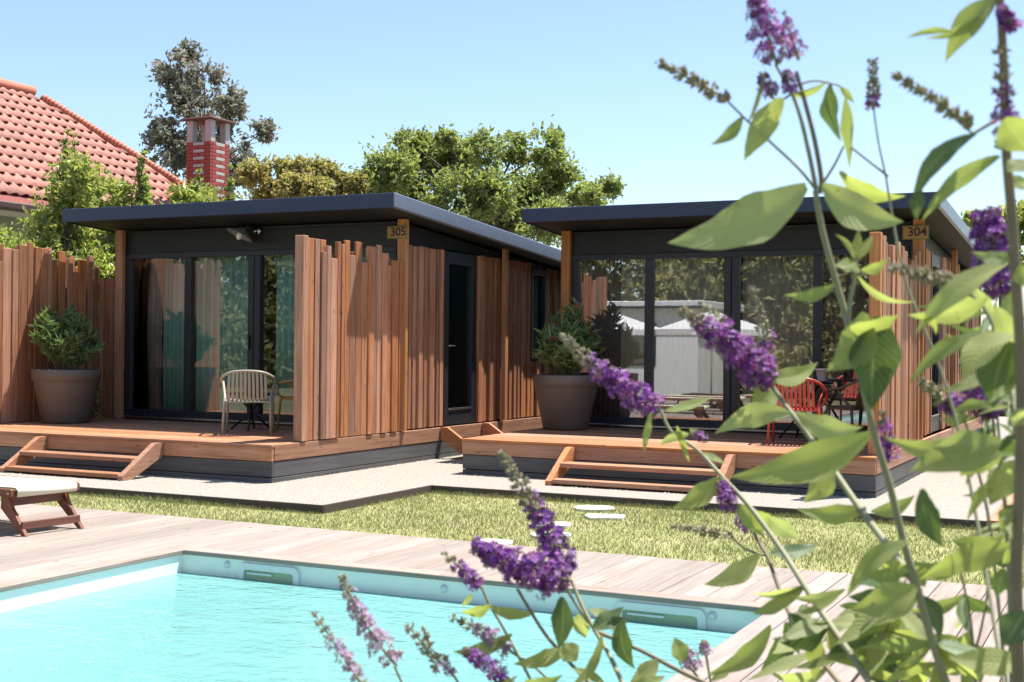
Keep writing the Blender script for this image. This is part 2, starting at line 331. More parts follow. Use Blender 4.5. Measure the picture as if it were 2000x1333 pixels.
def skimmer(px, w_):
    c = on(px[0], px[1], 'Y', PY1); x = c.x; z = -.155
    sk = thing('skimmer', parent=pool, loc=(x, PY1, z))
    o1 = rrect(x, z+.005, w_, .21, .05); i1 = rrect(x, z+.0, w_*.82, .135, .02); n = len(o1); mb = MB(); y0 = PY1-.004; y1 = PY1-.022
    mb.add([(p[0], y1, p[1]) for p in o1]+[(p[0], y1, p[1]) for p in i1]+[(p[0], PY1+.001, p[1]) for p in o1]+[(p[0], PY1-.001, p[1]) for p in i1],
           [f for i in range(n) for j in [(i+1) % n] for f in ((i, j, n+j, n+i), (i, 2*n+i, 2*n+j, j), (n+i, n+j, 3*n+j, 3*n+i))])
    obj('skimmer_frame', mb, 'skimmer_white', sk)
    mb = MB(); mb.add([(p[0], PY1-.003, p[1]) for p in i1], [tuple(range(n))]); obj('skimmer_flap', mb, 'skimmer_green', sk)
    box('skimmer_lip', (x-w_*.36, PY1-.016, z+.035), (x+w_*.05, PY1-.005, z+.05), 'skimmer_white', sk, .002)
skimmer((527, 1120), .50); skimmer((1290, 1198), .56)
for px in ((445, 1103), (868, 1150), (1392, 1203)):
    c = on(px[0], px[1], 'Y', PY1); mb = MB(); mb.lathe([(0, .022), (.018, .02), (.020, .008), (.026, .006), (.027, 0)], 16)
    mb.v = [(c.x+a, PY1-cz, c.z+b) for a, b, cz in mb.v]; obj('pool_fitting', mb, 'skimmer_white', pool)
# timber pool deck: every plank is a piece
deck = thing('pool_deck', 'pale weathered timber planks laid around the pool', 'deck', (-6, 8, -.03), kind='structure')
CP = .13
def plank(x0, x1, y0, y1, mat='grey_deck_y'):
    box('plank', (x0, y0, -.03+random.uniform(-.001, .001)), (x1, y1, random.uniform(-.0012, .0012)), mat, deck, .003)
for lo, hi, m in (((PX0-.002, PY1-.012), (PX1+.002, PY1+CP), 'x'), ((PX0-CP, PY0-CP), (PX0+.012, PY1+CP), 'y'), ((PX1-.012, PY0-CP), (PX1+CP, PY1+CP), 'y')):
    if m == 'x':
        xs = [PX0+.0125, PX0+2.05, PX1-.0125]
        for a, b in zip(xs, xs[1:]): box('coping_board', (a+.001, lo[1], -.03), (b-.001, hi[1], .002), 'grey_deck_x', deck, .004)
    else: box('coping_board', (lo[0], lo[1], -.03), (hi[0], hi[1], .002), 'grey_deck_y', deck, .004)
pw = .138; gp = .0065
x = PX0-CP-.005
while x > -14.4:     # planks left of the pool
    cuts = [8.5, random.choice([5.2, 4.1, 6.3, 3.0]), random.choice([.4, 1.4, -.5]), -3.2]
    for y1, y0 in zip(cuts, cuts[1:]): plank(x-pw, x, y0+.002, y1-.002)
    x -= pw+gp
x = PX1+CP+.005
while x < 2.6:       # planks right of the pool
    cuts = [8.5, random.choice([5.4, 6.2, 4.6]), 2.6]
    for y1, y0 in zip(cuts, cuts[1:]): plank(x, x+pw, y0+.002, y1-.002)
    x += pw+gp
n_ = 31; st_ = (PX1-PX0+2*CP)/n_
for k in range(n_): plank(PX0-CP+st_*k+gp/2-.001, PX0-CP+st_*(k+1)-gp/2+.001, PY1+CP+.006, 8.498)
# planting bed round the bush by the camera
bed = MB(); bed.box((-1.5, .75, -.138), (2.4, 2.55, .012), .03); obj('planting_bed', bed, 'soil', kind='structure')
# gravel
GX, GYA, GYB, GR = -6.473, 9.48, 11.39, -1.19
sheet('gravel', [(-16, GX, GYA, 30), (GX, GR, GYB, 30)], .028, 'gravel_white')
n = 26000; P = np.stack([RNG.uniform(-13.5, GR, n), RNG.uniform(GYA, 15.5, n), np.full(n, .03)], 1)
P = P[((P[:, 0] < GX) | (P[:, 1] > GYB)) & ~((P[:, 0] < -8.05) & (P[:, 1] > 10.75)) & ~((P[:, 0] > -6.8) & (P[:, 0] < -2.35) & (P[:, 1] > 12.75))]
n = len(P); sz = RNG.uniform(.004, .010, (n, 1)); d6 = np.array([[1, 0, 0], [0, 1, 0], [-1, 0, 0], [0, -1, 0], [0, 0, .8], [0, 0, -.5]])
jit = 1+RNG.uniform(-.3, .3, (n, 6, 1)); ang = RNG.uniform(0, 6.28, n); ca, sa = np.cos(ang)[:, None], np.sin(ang)[:, None]
D = d6[None]*jit; D = np.stack([D[..., 0]*ca-D[..., 1]*sa, D[..., 0]*sa+D[..., 1]*ca, D[..., 2]], -1)*sz[:, None]
V = (P[:, None]+D).reshape(-1, 3); fb = np.array([[0, 1, 4], [1, 2, 4], [2, 3, 4], [3, 0, 4]]); Fc = (np.arange(n)[:, None, None]*6+fb[None]).reshape(-1, 3)
fast('gravel_pebbles', V, Fc, 'pebble', kind='stuff', label='white gravel strewn loosely round both cabins', smooth=True)
def edging(lo, hi, mat='edging', label=None):
    return box('gravel_edging', lo, hi, mat, None, .003, label=label, cat='edging', group='edging boards along the gravel')
edging((-15.9, GYA-.022, -.1), (GX+.011, GYA-.001, .042), label='long dark edging board between the lawn and the gravel before cabin 305')
edging((GX-.011, GYA+.001, -.1), (GX+.011, GYB-.023, .042), label='short dark edging board running back between the two gravel strips')
edging((GX-.011, GYB-.022, -.1), (GR, GYB, .042), label='dark edging board between the lawn and the gravel before cabin 304')
edging((GR+.002, GYB-.02, -.1), (GR+.15, 14.3, .05), 'wood_y', label='wide reddish timber edging at the right end of the gravel')
# grass blades
def lawn_pts(n, x0, x1, y0, y1): return np.stack([RNG.uniform(x0, x1, n), RNG.uniform(y0, y1, n), np.full(n, -.035)], 1)
P = np.concatenate([lawn_pts(78000, -11.5, 3.2, 8.515, 11.365), lawn_pts(5000, -1.0, 1.5, 11.3, 14.5)])
edge = np.concatenate([np.stack([RNG.uniform(-11.5, GX, 2600), GYA-.03-np.abs(RNG.normal(0, .03, 2600)), np.full(2600, -.035)], 1), np.stack([RNG.uniform(GX, GR, 2400), GYB-.03-np.abs(RNG.normal(0, .03, 2400)), np.full(2400, -.035)], 1)])
P = np.concatenate([P, edge]); keep = ~((P[:, 0] < GX) & (P[:, 1] > GYA-.02)); P = P[keep]
ne = len(P); hgt = .62*(.028+.035*RNG.random(ne)+.02*(np.sin(P[:, 0]*2.1)*np.sin(P[:, 1]*2.7+1)))[:, None]; hgt[-4000:] *= 1.5; hgt = np.maximum(hgt, .018)
an = RNG.uniform(0, 6.28, ne); sd = np.stack([np.cos(an), np.sin(an), an*0], 1)*RNG.uniform(.0022, .0045, (ne, 1)); ln = np.stack([RNG.normal(0, .45, ne), RNG.normal(0, .45, ne), np.ones(ne)], 1)
V = np.stack([P-sd, P+sd, P+ln*hgt], 1).reshape(-1, 3); Fc = np.arange(ne*3).reshape(-1, 3)
fast('lawn_grass', V, Fc, 'grass_blade', kind='stuff', label='short sunlit lawn grass between the pool deck and the gravel')
# stepping stones
for (px, py, wpx, hpx), lab in (((1161, 986, 76, 10), 'pale stepping stone nearest the steps of cabin 304'), ((1181, 1002, 78, 11), 'pale stepping stone second from the steps of cabin 304'), ((1076, 1017, 84, 12), 'pale stepping stone in mid lawn, the farther of a close pair'), ((1076, 1037, 84, 11), 'pale stepping stone in mid lawn, the nearer of a close pair'), ((966, 1052, 70, 15), 'pale stepping stone beside the pool deck'), ((945, 1077, 80, 12), 'pale stepping stone half hidden by purple flowers at the deck edge')):
    if py > 1060: continue
    c = on(px, py, 'Z', .012); dist = (c-EYE).dot(fw); rx = wpx*dist/F/2; ry = .5*hpx*dist/F/((CH)/dist)*.82
    ry = min(ry, .24); mb = MB(); k = 14; top = []; bot = []
    for j in range(k):
        a = 2*PI*j/k; q = 1+random.uniform(-.12, .10); ex = math.copysign(abs(math.cos(a))**.7, math.cos(a)); ey = math.copysign(abs(math.sin(a))**.7, math.sin(a))
        ox = rx*q*ex; oy = ry*q*ey; yw = .45; X = c.x+ox*math.cos(yw)-oy*math.sin(yw)*1; Y = c.y+ox*math.sin(yw)+oy*math.cos(yw); top.append((X, Y, -.014+random.uniform(-.002, .003))); bot.append((X, Y, -.09))
    mb.add(top+bot+[(c.x, c.y, -.008)], [(j, (j+1) % k, 2*k) for j in range(k)]+[(k+j, k+(j+1) % k, (j+1) % k, j) for j in range(k)])
    obj('stepping_stone', mb, 'stone_pale', label=lab, cat='stepping stone', group='stepping stones across the lawn')
# ================================================================== cabins
ZD, ZR, ZG = .42, .2475, .0813
GL = [(-4.275, -3.36), (-3.25, -2.32), (-2.13, -1.22), (-1.12, -.22)]   # pane extents relative to the right post
def cabin(no, xr, xd0, xd1, yd, yf, glassm, lab, ysides):
    ye = yf+6.3; xl = xr-4.5
    cb = thing('cabin', lab, 'cabin', ((xl+xr)/2, yf, 0), 'black prefabricated garden cabins')
    # --- platform
    dk = thing('platform', parent=cb, loc=(xr-2.2, yd, 0))
    xdl, xdr = xd0, xd1; yb = ysides
    box('joist_core', (xdl+.06, yd+.08, .02), (xdr-.06, yb-.05, ZD-.03), 'anthracite_wall', dk, 0)
    for z0, z1 in ((.012, ZG-.004), (ZG+.004, ZR-.006)):
        box('plinth_board', (xdl, yd, z0), (xdr, yd+.03, z1), 'dark_board_x', dk)
        box('plinth_board', (xdr-.03, yd+.031, z0), (xdr, yb, z1), 'dark_board_y', dk)
        box('plinth_board', (xdl, yd+.031, z0), (xdl+.03, yb, z1), 'dark_board_y', dk)
    box('rim_board', (xdl-.006, yd-.010, ZR), (xdr-.001, yd+.032, ZD-.031), 'wood_x', dk, .004)
    box('rim_board', (xdr-.036, yd+.0325, ZR+.002), (xdr+.006, yb, ZD-.006), 'wood_y', dk, .004)
    box('rim_board', (xdl-.006, yd+.0325, ZR+.002), (xdl+.036, yb, ZD-.031), 'wood_y', dk, .004)
    y = yd-.022; first = True
    while y < yf+.05:
        box('deck_board', (xdl-.008, y, ZD-.03), (xdr-.038 if not first else xdr+.004, y+.138, ZD+random.uniform(-.001, .001)), 'wood_x', dk, .004); y += .144; first = False
    # --- walls
    wl = thing('wall', parent=cb, loc=(xr-2.2, yf, ZD))
    xw = xr-.05
    ztop = lambda yy: 3.175-.069*(yy-(yf-.83))-.19
    xm = (xl+xw)/2
    # side wall panels leaving the door and window open
    ds0, ds1, wn0, wn1 = yf+1.02, yf+1.90, yf+3.62, yf+4.14
    def wallseg(y0, y1, z0, z1=None, x=xw):
        mb = MB(); a = z1 if z1 is not None else ztop(y0); b = z1 if z1 is not None else ztop(y1)
        mb.prism([(y0, z0), (y1, z0), (y1, b), (y0, a)], 'x', x-.1, x); obj('wall_panel', mb, 'anthracite_wall', wl)
    wallseg(yf+.02, ds0, ZD); wallseg(ds0, ds1, 2.68); wallseg(ds1, wn0, ZD); wallseg(wn0, wn1, 2.60); wallseg(wn0, wn1, ZD, 1.25); wallseg(wn1, ye, ZD)
    wallseg(yf+.02, ye, ZD, None, xl+.1)
    mb = MB(); mb.box((xl+.002, ye-.1, ZD), (xw-.002, ye, ztop(ye)-.005)); obj('wall_panel', mb, 'anthracite_wall', wl)
    zf = ztop(yf)
    box('wall_panel', (xl+.002, yf+.0, 2.645), (xw-.002, yf+.09, zf+.02), 'anthracite_wall', wl, .002)
    box('wall_trim', (xl+.06, yf-.012, 2.90), (xw-.06, yf-.001, 2.905), 'anthracite', wl, .001)
    box('wall_panel', (xl+.1, yf+.0, ZD+.0), (xr-4.38, yf+.09, 2.644), 'anthracite_wall', wl, .002)
    box('wall_panel', (xr-.11, yf+.0, ZD+.0), (xw-.002, yf+.09, 2.644), 'anthracite_wall', wl, .002)
    # interior
    box('inner_floor', (xl+.1, yf+.095, ZD-.02), (xw-.1, ye-.1, ZD+.01), 'interior', cb, 0)
    box('inner_wall', (xl+.101, yf+2.6, ZD+.011), (xw-.101, yf+2.66, zf-.12), 'interior', cb, 0)
    # --- front glazing
    gz = thing('glazing', parent=cb, loc=(xr-2.2, yf, ZD))
    fx0, fx1 = xr-4.378, xr-.112
    box('window_frame', (fx0, yf-.02, 2.575), (fx1, yf+.08, 2.644), 'anthracite', gz)
    box('window_frame', (fx0, yf-.02, ZD+.002), (fx1, yf+.08, ZD+.135), 'anthracite', gz)
    box('window_sill', (fx0+.02, yf-.045, ZD+.02), (fx1-.02, yf-.021, ZD+.045), 'steel', gz)
    edges = [fx0]+[e for p in GL for e in (xr+p[0], xr+p[1])]+[fx1]
    for k in range(0, len(edges), 2):
        a, b = edges[k], edges[k+1]
        if k == 4:
            m_ = (a+b)/2; box('window_stile', (a, yf-.025, ZD+.136), (m_-.006, yf+.07, 2.574), 'anthracite', gz); box('window_stile', (m_+.006, yf-.025, ZD+.136), (b, yf+.07, 2.574), 'anthracite', gz); box('window_stile', (m_-.006, yf+.0, ZD+.136), (m_+.006, yf+.06, 2.574), 'black_metal', gz, 0)
            box('window_handle', (a+.028, yf-.055, 1.38), (a+.045, yf-.028, 1.56), 'black_metal', gz)
        else: box('window_stile', (a, yf-.018, ZD+.136), (b, yf+.07, 2.574), 'anthracite', gz)
    for a, b in GL: box('window_pane', (xr+a-.004, yf+.02, ZD+.13), (xr+b+.004, yf+.026, 2.58), glassm, gz, 0)
    # --- roof
    yr = yf-.83; x0, x1 = xr-4.71, xr+.345; zt = lambda yy: 3.175-.069*(yy-yr)
    rf = thing('roof', parent=cb, loc=(xr-2.2, yr, 3))
    yre = ye+.35
    mb = MB(); mb.prism([(yr+.03, zt(yr)-.15), (yre, zt(yre)-.15), (yre, zt(yre)-.012), (yr+.03, zt(yr)-.012)], 'x', x0+.03, x1-.03); obj('roof_slab', mb, 'soffit', rf)
    mb = MB(); mb.prism([(yr+.03, zt(yr)-.01), (yre, zt(yre)-.01), (yre, zt(yre)+.004), (yr+.03, zt(yr)+.004)], 'x', x0+.03, x1-.03); obj('roof_sheet', mb, 'roof_metal', rf)
    mb = MB(); mb.box((x0, yr-.004, zt(yr)-.165), (x1-.012, yr+.029, zt(yr)+.006), .006); obj('fascia', mb, 'roof_metal', rf)
    for s in (0, 1):
        mb = MB(); xa = x1 if s else x0; sg = 1 if s else -1
        prof = [(0, 0), (.0, -.15), (-.03, -.165), (-.03, .012), (-.012, .012)]
        vs = []; 
        for yy in (yr, yre): vs += [(xa+sg*a+(sg*.0), yy, zt(yy)+b) for a, b in prof]
        k = len(prof); fs = [tuple(range(k)), tuple(reversed(range(k, 2*k)))]+[(i, k+i, k+(i+1) % k, (i+1) % k) for i in range(k)]
        mb.add(vs, fs); obj('fascia', mb, 'sunlit_edge_metal' if s else 'roof_metal', rf)  # right fascia: lighter copy of the roof metal, sunlight put into its colour
    # --- posts and side timber
    for xx in (xr-.06, xr-4.495): box('post', (xx, yf-.09, ZD+.002), (xx+.125, yf-.0215, zt(yf)-.155), 'post_z', cb, .005)
    yp = yf+2.55; box('post', (xw+.075, yp, ZD+.003), (xw+.14, yp+.09, 2.80), 'post_z', cb, .004); box('eave_beam', (xw+.01, yp+.01, 2.801), (xr+.31, yp+.08, 2.85), 'wood_x', cb, .004)
    # --- side cladding of single slats
    cl = thing('cladding', parent=cb, loc=(xw, yf, ZD))
    for y0, y1, zb in ((yf+.0, ds0-.02, ZD), (ds1+.02, wn0-.02, ZD), (wn1+.02, ye, ZD), (wn0, wn1, -1)):
        y = y0
        while y < y1-.03:
            ww = random.choice([.055, .08, .10, .06, .11]); ww = min(ww, y1-y); th = random.choice([.028, .045, .06])
            t1 = 2.665 if zb > 0 else 1.24
            if zt(y)-.2 < t1: t1 = zt(y)-.2
            box('slat', (xw+.002, y, ZD+.012), (xw+th, y+ww, t1+random.uniform(-.01, .004)), 'slat_z', cl, .003); y += ww+random.choice([.02, .035, .05])
    # --- side door and window
    dr = thing('door', parent=cb, loc=(xw, ds0, ZD))
    box('door_frame', (xw-.08, ds0, ZD+.01), (xw+.03, ds0+.12, 2.66), 'anthracite', dr); box('door_frame', (xw-.08, ds1-.12, ZD+.01), (xw+.03, ds1, 2.66), 'anthracite', dr)
    box('door_frame', (xw-.08, ds0+.121, 2.50), (xw+.03, ds1-.121, 2.66), 'anthracite', dr); box('door_frame', (xw-.08, ds0+.121, ZD+.01), (xw+.03, ds1-.121, ZD+.2), 'anthracite', dr)
    box('door_pane', (xw-.03, ds0+.118, ZD+.19), (xw-.022, ds1-.118, 2.51), 'glass_clear', dr, 0)
    box('weather_bar', (xw+.031, ds0+.13, ZD+.205), (xw+.045, ds1-.13, ZD+.225), 'steel', dr)
    mb = MB(); mb.tube([(xw+.032, ds0+.07, 1.45), (xw+.07, ds0+.07, 1.45), (xw+.075, ds0+.08, 1.45), (xw+.075, ds0+.2, 1.45)], .009); obj('door_handle', mb, 'steel', dr)
    wn = thing('side_window', parent=cb, loc=(xw, wn0, 1.2))
    for lo, hi in (((wn0, 1.26), (wn0+.06, 2.59)), ((wn1-.06, 1.26), (wn1, 2.59)), ((wn0+.061, 2.50), (wn1-.061, 2.59)), ((wn0+.061, 1.26), (wn1-.061, 1.35))): box('window_frame', (xw-.07, lo[0], lo[1]), (xw+.035, hi[0], hi[1]), 'anthracite', wn)
    box('window_pane', (xw-.03, wn0+.058, 1.34), (xw-.024, wn1-.058, 2.51), 'glass_clear', wn, 0)
    box('inner_jamb', (xw-.099, wn1-.15, 1.36), (xw-.035, wn1-.075, 2.49), 'white_paint', wn)
    return cb
XRA, XRB = -8.03, -2.38
cabin('305', XRA, -13.02, -8.008, 10.80, 13.43, 'glass_clear', 'black cabin numbered 305 with teal curtains, left of the pair', 19.6)
cabin('304', XRB, -6.8256, -2.33, 12.70, 15.53, 'glass_coated', 'black cabin numbered 304 with mirroring windows, right of the pair', 21.7)
# --- slatted screens
def screen(name, x, y0, y1, lab, tall, mat='slat_z', face=1, zb=ZD, prof=None):
    sc = thing('slat_screen', lab, 'screen', (x, y0, zb), 'slatted timber screens beside the decks')
    box('rail', (x-.02, y0+.02, zb+.35), (x+.02, y1, zb+.43), 'slat_y', sc); box('rail', (x-.02, y0+.02, zb+1.45), (x+.02, y1, zb+1.53), 'slat_y', sc)
    y = y0+.01; k = 0
    while y < y1-.04:
        ww = random.choice([.10, .12, .085]); h = (prof((y-y0)/(y1-y0), k) if prof else tall)-random.choice([.02, .12, .22, .08])
        lo, hi = sorted((x-face*.022, x-face*.05)); box('slat', (lo, y, zb+.006), (hi, y+ww, zb+h), mat, sc, .004); y += ww+.006; k += 1
    y = y0; k = 0
    while y < y1-.04:
        ww = random.choice([.12, .09, .14, .075, .06]); th = random.choice([.03, .045]); s = face
        f_ = (y-y0)/(y1-y0); h = prof(f_, k) if prof else tall+random.uniform(-.35, .1)
        xa = x+.022*s; lo, hi = (xa, xa+th) if s > 0 else (xa-th, xa)
        box('slat', (lo, y, zb+.004), (hi, y+ww, zb+h), mat, sc, .004); y += ww+random.choice([.003, .006, .02, .045]); k += 1
    return sc
def profA(f_, k): return 2.19-random.choice([0, .03, .16, .09, .05, .22])
s1 = screen('a', -8.055, 11.38, 13.33, 'slatted timber screen with uneven tops between the beige chair and the door of cabin 305', 2.1, prof=profA)
box('post', (-8.10, 11.28, ZD+.003), (-7.99, 11.375, ZD+2.18), 'wood_z', s1, .005)
s2 = screen('b', -12.93, 10.9, 13.40, 'slatted timber screen with uneven tops behind the leftmost planter', 2.1, prof=lambda f_, k: 2.36-.12*f_-random.choice([0, .12, .3, .05, .18]))
for k in range(4): box('slat', (-12.90+.092*k, 13.44, ZD-.3), (-12.82+.092*k, 13.47, ZD+2.1-random.choice([0, .1, .2])), 'slat_z', s2, .004)
s3 = screen('c', -2.40, 13.02, 15.42, 'slatted timber screen with uneven tops right of the red chair', 2.1, prof=profA)
box('post', (-2.45, 12.90, ZD+.003), (-2.34, 13.01, ZD+2.18), 'wood_z', s3, .005)
screen('d', -1.02, 15.1, 17.6, 'dark slatted timber screen at the far right edge behind the leaves', 1.6, zb=-.13)
# --- steps
def steps(x0, x1, y0, lab, run=.56, axis='y', xs=None):
    st = thing('wooden_steps', lab, 'steps', ((x0+x1)/2, y0-run/2, .03), 'open timber steps up to the decks')
    for xx in (x0, x1-.07):
        mb = MB(); mb.prism([(y0-.012, .385), (y0-.11, .385), (y0-run-.05, .075), (y0-run-.05, .03), (y0-run+.09, .03), (y0-.012, .24)], 'x', xx, xx+.07); obj('stringer', mb, 'wood_y', st)
    box('tread', (x0+.071, y0-run*.5-.13, .20), (x1-.071, y0-run*.5+.09, .245), 'wood_x', st, .004)
    box('tread', (x0+.071, y0-run-.045, .05), (x1-.071, y0-run+.12, .095), 'wood_x', st, .004)
    return st
steps(-11.16, -9.42, 10.786, 'open timber steps up to the deck of cabin 305, nearest the lounger')
steps(-5.53, -3.70, 12.686, 'open timber steps up to the front deck of cabin 304')
st = thing('wooden_steps', 'small timber steps below the side door of cabin 305, in the gap between the cabins', 'steps', (-7.8, 14.9, .03), 'open timber steps up to the decks')
for yy in (14.28, 15.42):
    mb = MB(); mb.prism([(-7.995, .42), (-7.90, .42), (-7.42, .10), (-7.42, .03), (-7.56, .03), (-7.995, .26)], 'y', yy, yy+.06); obj('stringer', mb, 'wood_x', st)
box('tread', (-7.85, 14.341, .20), (-7.62, 15.419, .24), 'wood_y', st, .004); box('tread', (-7.62, 14.341, .06), (-7.44, 15.419, .10), 'wood_y', st, .004)
# --- number signs
def sign(txt, xr, yf, lab, x0, x1, z0, z1):
    y = yf-.092; sg = thing('number_sign', lab, 'sign', ((x0+x1)/2, y, z0), 'house number plaques on the posts')
    box('sign_border', (x0, y-.016, z0), (x1, y-.001, z1), 'sign_green', sg, .003); box('sign_board', (x0+.014, y-.021, z0+.014), (x1-.014, y-.0165, z1-.014), 'sign_wood', sg, .002)
    cu = bpy.data.curves.new('digits', 'FONT'); cu.body = txt; cu.size = .145; cu.align_x = 'CENTER'; cu.align_y = 'CENTER'; cu.extrude = .002; cu.offset = .0025
    tmp = bpy.data.objects.new('tmp', cu); C.objects.link(tmp); bpy.context.view_layer.update()
    me = bpy.data.meshes.new_from_object(tmp.evaluated_get(bpy.context.evaluated_depsgraph_get())); bpy.data.objects.remove(tmp)
    me.materials.clear(); me.materials.append(MATS['digit']); d = bpy.data.objects.new('digits', me); link(d, sg)
    d.rotation_euler = (PI/2, 0, 0); d.location = Vector(((x0+x1)/2+.02, y-.0235, (z0+z1)/2))-ORG[sg.name]
sign('305', XRA, 13.43, 'small wooden plaque reading 305 on the post of the left cabin', -8.225, -7.945, 2.725, 2.88)
sign('304', XRB, 15.53, 'small wooden plaque reading 304 on the post of the right cabin', -2.555, -2.26, 2.725, 2.89)
# --- wall lamps
def lamp(x, yf, z, lab):
    lp = thing('wall_lamp', lab, 'lamp', (x+.08, yf-.013, z+.02), 'enamel lamps over the windows')
    mb = MB(); mb.lathe([(0, 0), (.055, 0), (.055, .018), (.03, .03), (0, .032)], 24); mb.v = [(x+.09+a, yf-.013-c, z+.03+b) for a, b, c in mb.v]; obj('wall_rose', mb, 'steel', lp)
    mb = MB(); mb.tube([(x+.09, yf-.03, z+.03), (x+.09, yf-.10, z+.06), (x+.05, yf-.18, z+.08), (x, yf-.2, z+.05)], .01); obj('arm', mb, 'black_metal', lp)
    R_ = Matrix.Translation((x, yf-.2, z+.04)) @ Matrix.Rotation(math.radians(18), 4, 'Y') @ Matrix.Rotation(math.radians(-20), 4, 'X')
    mb = MB(); mb.lathe([(.02, .02), (.045, .015), (.06, -.02), (.17, -.085), (.178, -.098), (.165, -.088), (.055, -.03), (.03, -.02)], 32); mb.v = [tuple(R_ @ Vector(p)) for p in mb.v]; obj('lamp_shade', mb, 'enamel', lp)
    mb = MB(); mb.lathe([(.0, -.15), (.02, -.145), (.038, -.12), (.042, -.09), (.03, -.04), (.022, -.01)], 20); mb.v = [tuple(R_ @ Vector(p)) for p in mb.v]; obj('lamp_bulb', mb, 'white_paint', lp)
lamp(-10.30, 13.43, 2.86, 'tilted enamel wall lamp above the windows of cabin 305'); lamp(-4.62, 15.53, 2.86, 'enamel wall lamp above the windows of cabin 304, below a big leaf')
# --- curtains
def curtain(x0, x1, y, mat, lab, pitch=.075, amp=.03):
    xs = np.arange(x0, x1, .012); n = len(xs); yy = y+amp*np.sin(xs/pitch*2*PI+np.sin(xs*7)*1.2)
    vs = [(a, b, ZD+.03) for a, b in zip(xs, yy)]+[(a, y+(b-y)*.75, 2.66) for a, b in zip(xs, yy)]
    mb = MB(); mb.add(vs, [(i, i+1, n+i+1, n+i) for i in range(n-1)], 0, True); o = obj('curtain', mb, mat, label=lab, cat='curtain', group='curtains inside the cabins')
    sd = o.modifiers.new('thick', 'SOLIDIFY'); sd.thickness = .003
curtain(-12.36, -11.86, 13.535, 'curtain_plum', 'plum brown curtain gathered at the left window of cabin 305')
curtain(-11.84, -11.3, 13.54, 'curtain_teal', 'teal curtain in the leftmost pane of cabin 305')
curtain(-11.29, -10.3, 13.535, 'curtain_teal', 'teal curtain drawn across the second pane of cabin 305', .11)
curtain(-9.98, -8.25, 13.54, 'curtain_teal', 'teal curtain behind the pane next to the slatted screen', .12)
curtain(-6.62, -6.12, 15.64, 'curtain_plum', 'plum brown curtain at the left window of cabin 304 behind the planter')
curtain(-6.1, -4.66, 15.64, 'curtain_beige', 'sheer beige curtain behind the second pane of cabin 304')
curtain(-4.5, -3.62, 15.64, 'curtain_beige', 'sheer beige curtain behind the third pane of cabin 304')
curtain(-3.5, -2.62, 15.64, 'curtain_plum', 'plum brown curtain in the rightmost pane of cabin 304')
# ================================================================== planters with oleander
def planter(x, y, z, R_, H, lab):
    p = thing('planter', lab, 'planter', (x, y, z), 'large taupe planters')
    r1 = R_*.69
    mb = MB(); mb.lathe([(0, .003), (r1-.02, .003), (r1, .02), (R_*.945, H*.775), (R_*.955, H*.785), (R_*.99, H*.79), (R_, H*.985), (R_-.008, H), (R_-.035, H), (R_-.045, H*.96), (R_*.86, H*.86)], 56, (x, y, z)); obj('pot_body', mb, 'pot', p)
    mb = MB(); mb.lathe([(0, H*.90), (R_*.5, H*.905), (R_*.885, H*.89)], 40, (x, y, z)); obj('pot_soil', mb, 'soil', p)
def oleander(x, y, z, hgt, spread, lab, nst=44, seed=1, red=5):
    rg = np.random.default_rng(seed); pl = thing('oleander', lab, 'plant', (x, y, z), 'oleanders in the planters')
    mb = MB(); Pl = []; Dl = []; tips = []
    for k in range(nst):
        a = rg.uniform(0, 6.28); rr = spread*np.sqrt(rg.random()); h = hgt*(1-.6*(rr/spread)**2)*(1+.18*math.cos(a+seed))*rg.uniform(.72, 1.02)
        p0 = np.array([x+.12*math.cos(a)*rg.random(), y+.12*math.sin(a)*rg.random(), z]); p2 = np.array([x+rr*math.cos(a), y+rr*math.sin(a), z+h]); p1 = (p0+p2)/2+np.array([0, 0, h*.12])
        q = [(1-t)**2*p0+2*t*(1-t)*p1+t*t*p2 for t in np.linspace(0, 1, 6)]; mb.tube(q, [.008, .007, .006, .005, .004, .003], 5); tips.append(p2)
        m = 40; ts = .3+.7*rg.random(m)**.7
        for t in ts:
            c = (1-t)**2*p0+2*t*(1-t)*p1+t*t*p2; d = rg.normal(size=3); d[2] = abs(d[2])*.9+.25; d /= np.linalg.norm(d); Pl.append(c+d*.065); Dl.append(d*2.2)
    obj('stems', mb, 'stem_brown', pl)
    V, Fc = leaves(np.array(Pl), .18, .21, .2, rg, D=np.array(Dl), fold=.05); fast('foliage', V, Fc, 'leaf_oleander', pl, kind='stuff', loc=(x, y, z))
    for k in range(red):
        tp = tips[int(rg.integers(len(tips)))]; P = tp+rg.normal(0, .018, (14, 3)); V, Fc = leaves(P, .04, .9, .3, rg); fast('flower', V, Fc, 'red_flower', pl, loc=tuple(tp))
planter(-12.36, 12.32, ZD+.001, .425, .68, 'large taupe planter in the left corner of the deck of cabin 305')
oleander(-12.36, 12.32, ZD+.61, .95, .40, 'oleander shrub with glossy leaves in the leftmost planter', seed=3, red=2)
planter(-6.53, 14.86, ZD+.001, .415, .68, 'large taupe planter in front of cabin 304, beside its corner post')
oleander(-6.53, 14.86, ZD+.61, .90, .42, 'red flowered oleander in the planter before cabin 304', seed=5, red=7)
